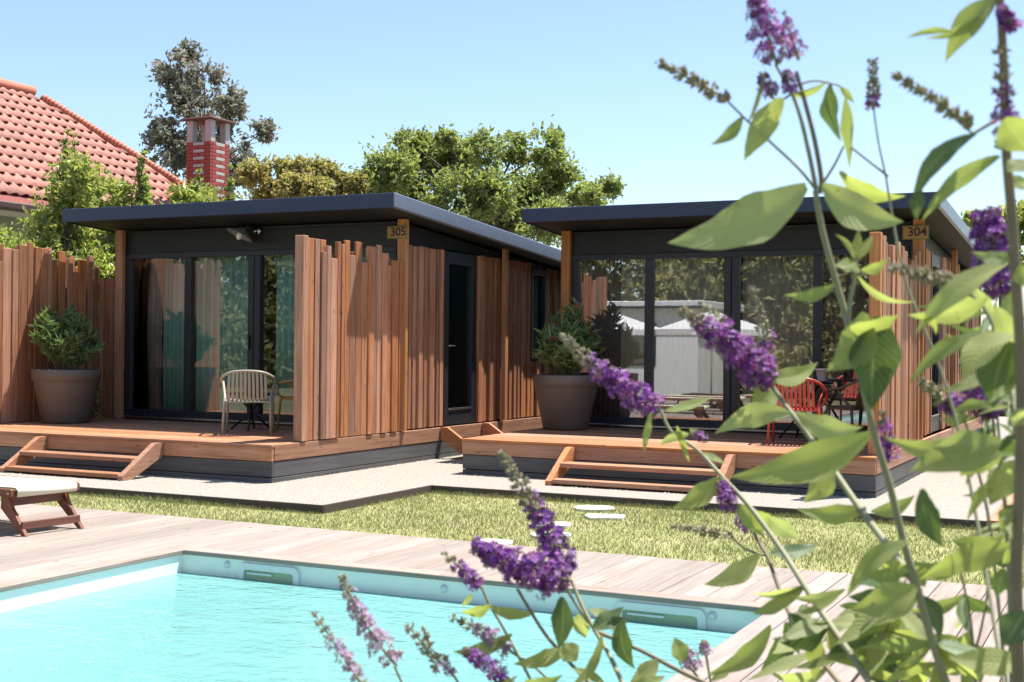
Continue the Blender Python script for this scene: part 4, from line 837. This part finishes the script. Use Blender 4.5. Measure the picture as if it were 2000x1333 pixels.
def spike(bush, b, t, w_, d, bloom=(.0, .7), mat='floret', bend=0., n=420, wt=.14, dens=1., dd=0.):
    """flower spike from base b to tip t (pixels); bloom: range along the axis with open florets, buds elsewhere"""
    B, T = at(b[0], b[1], d), at(t[0], t[1], d+dd); ax = T-B; L = ax.length; a = ax.normalized(); view = -((B+T)/2-EYE).normalized(); sd = a.cross(view).normalized(); vv = sd.cross(a)
    rg = np.random.default_rng(int(b[0]*7+b[1]*13)); mpp = d/F; V = []; Fc = []; MI = []
    nwh = max(6, int(L/.012)); 
    def addq(vs, fs, mi):
        k = len(V); V.extend(vs); Fc.extend([tuple(k+i for i in f) for f in fs]); MI.extend([mi]*len(fs))
    for q in range(int(n*dens)):
        wh = rg.integers(nwh); t_ = (wh+.5+rg.normal(0, .22))/nwh; t_ = min(max(t_, 0), 1)
        lobe = 1+.22*math.sin(wh*2.4+b[0]); R_ = .5*w_*mpp*(wt+(1-wt)*(1-t_)**.8)*(min(1, .55+t_*4))*lobe
        cen = B+ax*t_+sd*(bend*L*4*t_*(1-t_)); an = rg.uniform(0, 6.28); rad = R_*math.sqrt(rg.uniform(.25, 1)); o_ = (sd*math.cos(an)+vv*math.sin(an))
        p = cen+o_*rad+a*(rad*.35); nn = (o_+a*.5+Vector(rg.normal(0, .35, 3))).normalized(); open_ = bloom[0] <= t_+rg.normal(0, .05) <= bloom[1]
        if open_:
            e1 = nn.orthogonal().normalized(); e2 = nn.cross(e1); s = .0047*rg.uniform(.75, 1.25); rot = rg.uniform(0, 1.6); c_ = p+nn*.002
            vs = [c_]; fs = []
            for k in range(4):
                th = rot+k*PI/2
                for da, rr in ((-.55, .8), (0, 1.05), (.55, .8)): vs.append(c_+(e1*math.cos(th+da)+e2*math.sin(th+da))*s*rr+nn*s*.15*(1 if da else 1.6))
                fs += [(0, 1+3*k, 2+3*k), (0, 2+3*k, 3+3*k)]
            addq(vs, fs, 0)
            if rg.random() < .5:
                e = p-o_*.008; addq([e+e1*.0012, e-e1*.0012, p+nn*.001], [(0, 1, 2)], 1)
        else:
            s = .0032*rg.uniform(.7, 1.3)*(1.2-.5*t_); e1 = nn.orthogonal().normalized(); e2 = nn.cross(e1)
            addq([p-nn*s, p+e1*s*.7, p+e2*s*.7, p-e1*s*.7, p-e2*s*.7, p+nn*s*1.6], [(0, 2, 1), (0, 3, 2), (0, 4, 3), (0, 1, 4), (1, 2, 5), (2, 3, 5), (3, 4, 5), (4, 1, 5)], 1)
    o = fast('flower_spike', np.array([tuple(x) for x in V]), np.array([f for f in Fc]), [mat, 'bud'], bush, MI, loc=tuple(B))
    c = [B+ax*t_+sd*(bend*L*4*t_*(1-t_)) for t_ in np.linspace(0, .97, 8)]; mb = MB(); mb.tube(c, [.0022-.0012*i/7 for i in range(8)], 6); obj('spike_axis', mb, 'stem_olive', o)
    return o
GRP = 'butterfly bushes close to the viewer'
def root(x, y): return (x, y)
# --- bush 1: the central bush (its tall cane rises through the picture)
b1 = thing('butterfly_bush', 'purple flowering bush whose tall cane crosses in front of cabin 304', 'bush', (-.42, 1.5, 0), GRP)
R1 = root(-.36, 1.52)
stem(b1, [(1592, 372), (1606, 450), (1630, 540), (1652, 620), (1682, 740), (1708, 850), (1738, 950), (1765, 1060), (1790, 1145), (1815, 1235), (1848, 1335)], 1.45, 11, 19, root=R1)
stem(b1, [(1540, 165), (1562, 225), (1580, 300), (1594, 370)], 1.45, 7, 10); stem(b1, [(1555, 140), (1572, 200), (1590, 270), (1604, 350), (1600, 378)], 1.46, 8, 11, 'stem_brown')
stem(b1, [(1415, 192), (1455, 232), (1510, 283), (1560, 330), (1594, 372)], 1.44, 4, 6, 'stem_brown'); stem(b1, [(1648, 285), (1630, 322), (1602, 366)], 1.46, 4, 6, 'stem_brown'); stem(b1, [(1662, 288), (1700, 318), (1735, 345)], 1.5, 4, 5, 'stem_brown'); stem(b1, [(1628, 165), (1590, 158), (1548, 170)], 1.46, 4, 5); stem(b1, [(1655, 192), (1642, 170), (1622, 163)], 1.47, 4, 4); stem(b1, [(1514, 126), (1528, 150), (1542, 170)], 1.45, 5, 6); stem(b1, [(1504, 190), (1525, 196), (1546, 184)], 1.45, 4, 5)
spike(b1, (1518, 128), (1470, -25), 82, 1.45, (0, .95), n=230); spike(b1, (1560, 118), (1530, 20), 36, 1.47, (0, .7), n=60); spike(b1, (1506, 190), (1490, 150), 40, 1.45, (0, 1), n=40); spike(b1, (1545, 185), (1535, 140), 30, 1.45, (0, 1), n=26)
spike(b1, (1425, 196), (1285, 120), 26, 1.44, (2, 3), n=190, wt=.5)
L = lambda *a, **k: leaf(b1, *a, **k)
L((1575, 364), (1304, 456), 112, 1.42, bend=-.10, roll=.35, fold=.12); L((1606, 362), (1768, 432), 84, 1.42, bend=.13, roll=-.3, droop=.05)
L((1640, 335), (1770, 395), 40, 1.5, bend=.12, roll=.4)
L((1450, 228), (1388, 282), 30, 1.44, bend=-.12, roll=.2); L((1528, 192), (1462, 312), 62, 1.43, bend=.05, roll=-.2); L((1540, 185), (1622, 160), 20, 1.46, bend=.1, roll=.6)
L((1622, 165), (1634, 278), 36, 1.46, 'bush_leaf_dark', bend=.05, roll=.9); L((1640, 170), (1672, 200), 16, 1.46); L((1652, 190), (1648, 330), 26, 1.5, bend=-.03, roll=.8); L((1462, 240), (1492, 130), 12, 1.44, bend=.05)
L((1632, 556), (1534, 570), 30, 1.44, bend=-.14, roll=.2); stem(b1, [(1672, 470), (1670, 540), (1660, 590), (1655, 640)], 1.43, 8, 9)
L((1668, 505), (1632, 458), 14, 1.42, bend=.12); L((1672, 500), (1678, 448), 22, 1.42); L((1676, 505), (1702, 456), 26, 1.42, bend=.05); L((1680, 532), (1630, 515), 30, 1.42, bend=.1, roll=.9); L((1682, 528), (1738, 506), 26, 1.42, bend=.12); L((1676, 540), (1790, 600), 16, 1.42, bend=.13, roll=.4)
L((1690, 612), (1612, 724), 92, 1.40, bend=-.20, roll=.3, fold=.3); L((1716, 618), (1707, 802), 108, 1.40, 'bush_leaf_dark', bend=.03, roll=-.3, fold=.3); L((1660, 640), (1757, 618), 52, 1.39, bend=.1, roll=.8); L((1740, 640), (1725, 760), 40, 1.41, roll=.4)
# the branch with the bright purple spike
stem(b1, [(1497, 740), (1522, 775), (1549, 812), (1585, 860), (1625, 915), (1680, 995), (1735, 1068), (1788, 1140)], [1.75, 1.74, 1.72, 1.7, 1.66, 1.6, 1.53, 1.46], 8, 15)
spike(b1, (1512, 752), (1328, 606), 84, 1.75, (0, .74), bend=.03, n=1100, wt=.12); spike(b1, (1500, 690), (1470, 560), 34, 1.78, (0, .18), n=170, wt=.3); spike(b1, (1430, 640), (1365, 590), 22, 1.8, (0, .2), n=60)
L((1495, 738), (1600, 704), 46, 1.74, bend=.13, roll=-.2); L((1543, 808), (1400, 843), 56, 1.70, bend=.10, roll=.1); L((1556, 808), (1688, 834), 58, 1.70, bend=.14, roll=-.1); L((1518, 770), (1468, 800), 62, 1.76, roll=.3, bend=.1)
L((1700, 848), (1428, 920), 88, 1.5, bend=-.09, roll=.2); 
L((1620, 903), (1566, 980), 58, 1.64, bend=-.16, roll=.3); L((1692, 994), (1558, 990), 44, 1.6, bend=-.1, roll=.2); L((1702, 1000), (1790, 968), 36, 1.6, bend=.1)

spike(b1, (1735, 905), (1722, 800), 40, 1.6, (0, .7), n=120)
# second branch
stem(b1, [(1290, 800), (1312, 845), (1362, 880), (1412, 934), (1462, 988), (1530, 1080), (1600, 1190), (1700, 1335)], [1.9, 1.89, 1.88, 1.85, 1.82, 1.75, 1.65, 1.55], 6, 15, root=R1)
spike(b1, (1296, 806), (1094, 652), 62, 1.9, (0, .62), bend=-.04, n=800, wt=.16)
L((1272, 805), (1266, 888), 18, 1.88, bend=.05); L((1300, 803), (1388, 766), 24, 1.88, bend=.06); L((1345, 848), (1288, 872), 24, 1.88, bend=.1); L((1350, 850), (1362, 838), 22, 1.87); L((1322, 832), (1345, 905), 16, 1.88); L((1406, 934), (1308, 982), 46, 1.84, bend=-.12); L((1372, 885), (1420, 905), 14, 1.85)
L((1470, 1000), (1520, 1030), 46, 1.82, bend=.1); L((1500, 1010), (1560, 1060), 40, 1.8, roll=.3); L((1440, 985), (1495, 1050), 40, 1.83)
spike(b1, (1430, 1000), (1405, 935), 44, 1.84, (0, .8), n=150); spike(b1, (1380, 860), (1350, 840), 20, 1.86, (0, .5), n=30)
# --- bush 1 low branch with small heads
stem(b1, [(1467, 1030), (1482, 1060), (1498, 1086), (1518, 1140), (1540, 1195), (1580, 1260), (1640, 1335)], [2.0, 2.0, 1.98, 1.95, 1.9, 1.8, 1.7], 6, 12, 'stem_brown', root=R1)
stem(b1, [(1425, 1044), (1455, 1072), (1497, 1086)], 2.0, 4, 5); spike(b1, (1432, 1048), (1310, 1026), 24, 2.0, (3, 4), n=150, wt=.3); spike(b1, (1468, 1040), (1462, 1008), 52, 2.0, (0, 1), n=120, wt=.7)
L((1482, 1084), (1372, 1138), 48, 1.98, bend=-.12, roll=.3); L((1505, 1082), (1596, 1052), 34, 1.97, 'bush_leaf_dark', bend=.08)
# small leaf cluster low in the middle right
L((1505, 1222), (1382, 1318), 46, 1.7, bend=-.12); L((1540, 1200), (1590, 1262), 46, 1.7, 'bush_leaf_dark'); L((1535, 1215), (1560, 1280), 34, 1.7, 'bush_leaf_dark', roll=.4); L((1600, 1240), (1585, 1330), 40, 1.66, roll=.5); L((1560, 1200), (1590, 1190), 40, 1.7); L((1650, 1152), (1548, 1166), 26, 1.62, bend=-.1); L((1640, 1160), (1548, 1185), 20, 1.6, bend=-.12, roll=.6)
for x, y, t_, d in ((1770, 1130, (1690, 1300), 1.6), (1870, 1090, (1905, 1330), 1.55), (1690, 1180, (1800, 1335), 1.7), (1800, 1150, (1760, 1335), 1.65), (1930, 1150, (1880, 1335), 1.6)): stem(b1, [(x, y), ((x+t_[0])/2+8, (y+t_[1])/2), t_], d, 4, 9, random.choice(['stem_olive', 'stem_brown']), root=R1)
low = [q for q in NODES[b1.name] if q[1] > 1090 and q[0] > 1560]
for k in range(64):   # lower leaves of the bush, each growing from a cane
    x, y, dq = random.choice(low); a = random.uniform(-2.9, .3) if random.random() < .5 else random.uniform(2.4, 4.0); l_ = random.uniform(60, 150)
    L((x, y), (x+l_*math.cos(a), y-l_*math.sin(a)*.6+20), random.uniform(22, 52), dq, random.choice(['bush_leaf', 'bush_leaf', 'bush_leaf', 'bush_leaf_dark']), bend=random.uniform(-.12, .12), roll=random.uniform(-1, 1), dd=random.uniform(-.08, .08))
spike(b1, (1805, 1240), (1790, 1190), 46, 1.7, (0, 1), n=60)
# --- bush 2: the thick cane at the right edge
b2 = thing('butterfly_bush', 'purple flowering bush with the thick cane along the right edge of the photo', 'bush', (.06, 1.4, 0), GRP)
R2 = root(.02, 1.42)
stem(b2, [(1952, -20), (1958, 80), (1962, 180), (1966, 300), (1976, 420), (1984, 540), (1992, 660), (1996, 800), (1992, 960), (1985, 1120), (1990, 1335)], 1.22, 16, 30, 'stem_brown', root=R2)
stem(b2, [(1888, 270), (1920, 250), (1962, 226)], 1.24, 7, 8); stem(b2, [(1860, 228), (1885, 250), (1902, 262)], 1.24, 4, 5)
Q = lambda *a, **k: leaf(b2, *a, **k)
Q((1945, -4), (1846, 108), 62, 1.22, bend=.06, roll=.3); Q((1862, 62), (1768, 76), 16, 1.22, bend=.08, roll=.2, droop=.02); Q((1930, 20), (1810, 70), 22, 1.22, bend=-.12); Q((1905, 262), (1780, 396), 44, 1.2, 'bush_leaf_dark', bend=.12, roll=.3); Q((1800, 372), (1786, 428), 32, 1.2, 'bush_leaf_dark', bend=.05); Q((1952, 305), (1812, 432), 42, 1.22, bend=.10, roll=-.3); Q((1962, 232), (2010, 300), 90, 1.18, roll=.2); Q((1968, 335), (2010, 310), 40, 1.2); Q((1975, 362), (2010, 350), 40, 1.22)
Q((1985, 498), (1904, 486), 34, 1.22, bend=-.15); Q((1968, 512), (1784, 636), 54, 1.24, bend=.06, roll=.5); Q((1930, 580), (1784, 622), 46, 1.26, bend=-.10); Q((1786, 620), (1826, 662), 18, 1.25, bend=-.3); Q((1926, 654), (1772, 738), 36, 1.28, bend=.10); Q((1975, 668), (1936, 796), 96, 1.24, 'bush_leaf_dark', bend=.06, roll=.2); Q((1985, 655), (1878, 742), 72, 1.25, bend=.14, roll=.9); Q((1940, 720), (1842, 752), 30, 1.3, bend=-.1); Q((1955, 735), (2010, 750), 32, 1.26); Q((1985, 800), (2010, 830), 70, 1.2, roll=.4); Q((1945, 600), (1990, 690), 50, 1.28); Q((1950, 640), (1990, 560), 40, 1.3); Q((1960, 700), (2005, 650), 60, 1.3)
Q((1965, 862), (1730, 852), 62, 1.3, bend=-.12, roll=.1); Q((1968, 870), (1786, 908), 92, 1.28, bend=.03, roll=.2); Q((1965, 880), (1880, 935), 60, 1.3, bend=.1); Q((1970, 850), (2010, 900), 80, 1.25, 'bush_leaf_dark', roll=.7); Q((1800, 955), (1850, 1072), 56, 1.3, 'bush_leaf_dark', bend=.10); Q((1960, 930), (1880, 1010), 26, 1.34, bend=.05); Q((1860, 1056), (1968, 1046), 40, 1.35, bend=.12); Q((1772, 1058), (1645, 1152), 48, 1.4, bend=.08, roll=.4); Q((1992, 1068), (1808, 1138), 64, 1.3, bend=.06); Q((1790, 1148), (1664, 1184), 78, 1.38, bend=-.08, roll=.2); Q((1985, 985), (1950, 1040), 40, 1.34); Q((2005, 1195), (1960, 1262), 80, 1.15, 'bush_leaf_dark', roll=.1); Q((2005, 1292), (1858, 1276), 64, 1.25, bend=-.05); Q((1990, 900), (1930, 985), 70, 1.32, roll=.5); Q((1960, 1110), (1945, 1170), 36, 1.36, 'bush_leaf_dark'); Q((1990, 520), (2010, 560), 50, 1.2); Q((1900, 560), (1950, 630), 30, 1.35)
spike(b2, (1960, 590), (1925, 415), 92, 1.6, (0, .95), n=1000, wt=.45); spike(b2, (1868, 556), (1735, 520), 34, 1.32, (3, 4), n=240, wt=.3); spike(b2, (1882, 806), (1795, 742), 44, 1.5, (0, .35), n=230, wt=.2); spike(b2, (1950, 812), (1900, 765), 60, 1.5, (0, 1), n=240, wt=.6)
spike(b2, (1964, 300), (1956, 90), 42, 1.22, (.1, .5), n=130, wt=.5); spike(b2, (1900, 245), (1742, 142), 24, 1.24, (3, 4), n=210, wt=.5); spike(b2, (1706, 215), (1704, 118), 24, 1.5, (0, .2), n=110, wt=.6); spike(b2, (1985, 62), (1955, 18), 34, 1.2, (0, 1), n=60)
stem(b2, [(1706, 210), (1716, 280), (1730, 345), (1744, 430), (1772, 560), (1850, 760), (1905, 1000), (1960, 1335)], [1.5, 1.5, 1.5, 1.5, 1.48, 1.45, 1.4, 1.3], 3, 9, 'stem_olive', root=R2)
for pts, d in (([(1945, 590), (1935, 700), (1942, 850), (1965, 1000), (1975, 1335)], 1.5), ([(1880, 805), (1905, 900), (1935, 1040), (1965, 1335)], 1.5), ([(1868, 556), (1920, 600), (1960, 700), (1985, 860)], 1.34), ([(1948, 810), (1955, 900), (1970, 1100), (1985, 1335)], 1.5)): stem(b2, pts, d, 5, 10, 'stem_olive', root=R2 if pts[-1][1] > 1300 else None)
side = [q for q in NODES[b2.name] if 580 < q[1] < 1200]
for k in range(60):   # small side leaves and shoots
    x, y, dq = random.choice(side); a = random.uniform(1.7, 4.6) if random.random() < .7 else random.uniform(-1, 1); l_ = random.uniform(35, 95)
    Q((x, y), (x+l_*math.cos(a), y-l_*math.sin(a)*.7+12), random.uniform(9, 26), dq+.02, random.choice(['bush_leaf', 'bush_leaf', 'bush_leaf_dark']), bend=random.uniform(-.14, .14), roll=random.uniform(-.9, .9), dd=random.uniform(-.06, .06))
# --- bush 3: the low branches in front of the pool
b3 = thing('butterfly_bush', 'low purple flowering bush in front of the pool at the bottom of the photo', 'bush', (-.75, 1.65, 0), GRP)
R3 = root(-.62, 1.6)
K = lambda *a, **k: leaf(b3, *a, **k)
spike(b3, (1118, 1135), (925, 1062), 86, 1.8, (0, .95), n=1100, wt=.25, bend=-.05); spike(b3, (1112, 1125), (976, 884), 64, 1.85, (0, .55), n=900, wt=.16, bend=.02); spike(b3, (775, 1302), (666, 1124), 50, 1.9, (0, .75), 'floret_pale', n=300, wt=.25, bend=-.04); spike(b3, (712, 1345), (612, 1195), 36, 1.7, (0, .6), 'floret_pale', n=120, wt=.25); spike(b3, (885, 1318), (796, 1220), 34, 1.8, (0, .2), 'floret_pale', n=170, wt=.4, bend=-.03); spike(b3, (840, 1262), (826, 1222), 12, 1.8, (2, 3), n=30); spike(b3, (1002, 1276), (880, 1206), 38, 1.85, (0, .55), 'floret_pale', n=190, wt=.3, bend=.05); spike(b3, (992, 1325), (905, 1268), 40, 1.75, (0, .85), n=170, wt=.3); spike(b3, (942, 1150), (862, 1076), 34, 1.9, (0, .6), n=150, wt=.25); spike(b3, (1360, 1310), (1335, 1270), 44, 1.9, (0, 1), 'floret_pale', n=90); spike(b3, (1382, 1280), (1374, 1255), 24, 1.9, (0, 1), 'floret_pale', n=40)
stem(b3, [(1115, 1130), (1135, 1180), (1162, 1232), (1190, 1280), (1216, 1335)], [1.82, 1.8, 1.78, 1.75, 1.7], 7, 11, root=R3); stem(b3, [(1010, 1150), (1035, 1192), (1062, 1235), (1095, 1275), (1150, 1335)], 1.8, 6, 9, 'stem_brown', root=R3); stem(b3, [(940, 1145), (955, 1180), (985, 1230), (1040, 1335)], 1.85, 5, 8, root=R3); stem(b3, [(1110, 1130), (1112, 1160), (1160, 1230)], 1.81, 5, 6); stem(b3, [(1160, 1232), (1250, 1270), (1330, 1312), (1400, 1345)], [1.78, 1.76, 1.74, 1.7], 8, 11, 'stem_brown', root=R3)
stem(b3, [(770, 1300), (790, 1345)], 1.88, 5, 6, root=R3); stem(b3, [(706, 1340), (730, 1375)], 1.7, 5, 6, root=R3); stem(b3, [(884, 1316), (905, 1350)], 1.8, 5, 6, root=R3); stem(b3, [(992, 1322), (1020, 1350)], 1.75, 5, 6, root=R3); stem(b3, [(1000, 1275), (1040, 1300), (1090, 1345)], 1.85, 5, 6, root=R3); stem(b3, [(1345, 1300), (1380, 1345)], 1.9, 5, 6, root=R3); stem(b3, [(1378, 1275), (1390, 1345)], 1.9, 5, 6, root=R3)
K((1098, 1166), (1090, 1270), 50, 1.78, 'bush_leaf_dark', bend=-.05, roll=.3); K((1158, 1228), (1212, 1180), 40, 1.76, 'bush_leaf_dark', bend=.1); K((1185, 1222), (1226, 1208), 38, 1.75, 'bush_leaf_dark', bend=.1); K((1216, 1210), (1238, 1310), 46, 1.74, 'bush_leaf_dark', bend=.12, roll=.3); K((1285, 1290), (1222, 1340), 48, 1.74, bend=-.08); K((1335, 1292), (1318, 1246), 44, 1.76, roll=.4); K((1110, 1268), (1000, 1284), 40, 1.78, bend=-.1, roll=.5); K((1130, 1262), (1095, 1290), 46, 1.77); K((1176, 1240), (1104, 1345), 26, 1.72, bend=-.15, roll=.7); K((958, 1182), (898, 1196), 24, 1.84, bend=-.12); K((1000, 1240), (880, 1266), 34, 1.84, bend=-.12, roll=.4); K((955, 1185), (1050, 1190), 28, 1.84, bend=.12); K((920, 1160), (905, 1190), 16, 1.85); K((1130, 1200), (1140, 1250), 40, 1.8, roll=.5); K((1150, 1190), (1215, 1200), 26, 1.8, bend=.1); K((1025, 1330), (1100, 1320), 26, 1.75, bend=.12); K((930, 1345), (1010, 1318), 22, 1.75, bend=.1); K((1180, 1335), (1120, 1300), 24, 1.74); K((1390, 1330), (1440, 1290), 26, 1.72); K((1240, 1335), (1300, 1318), 30, 1.72, bend=.1)
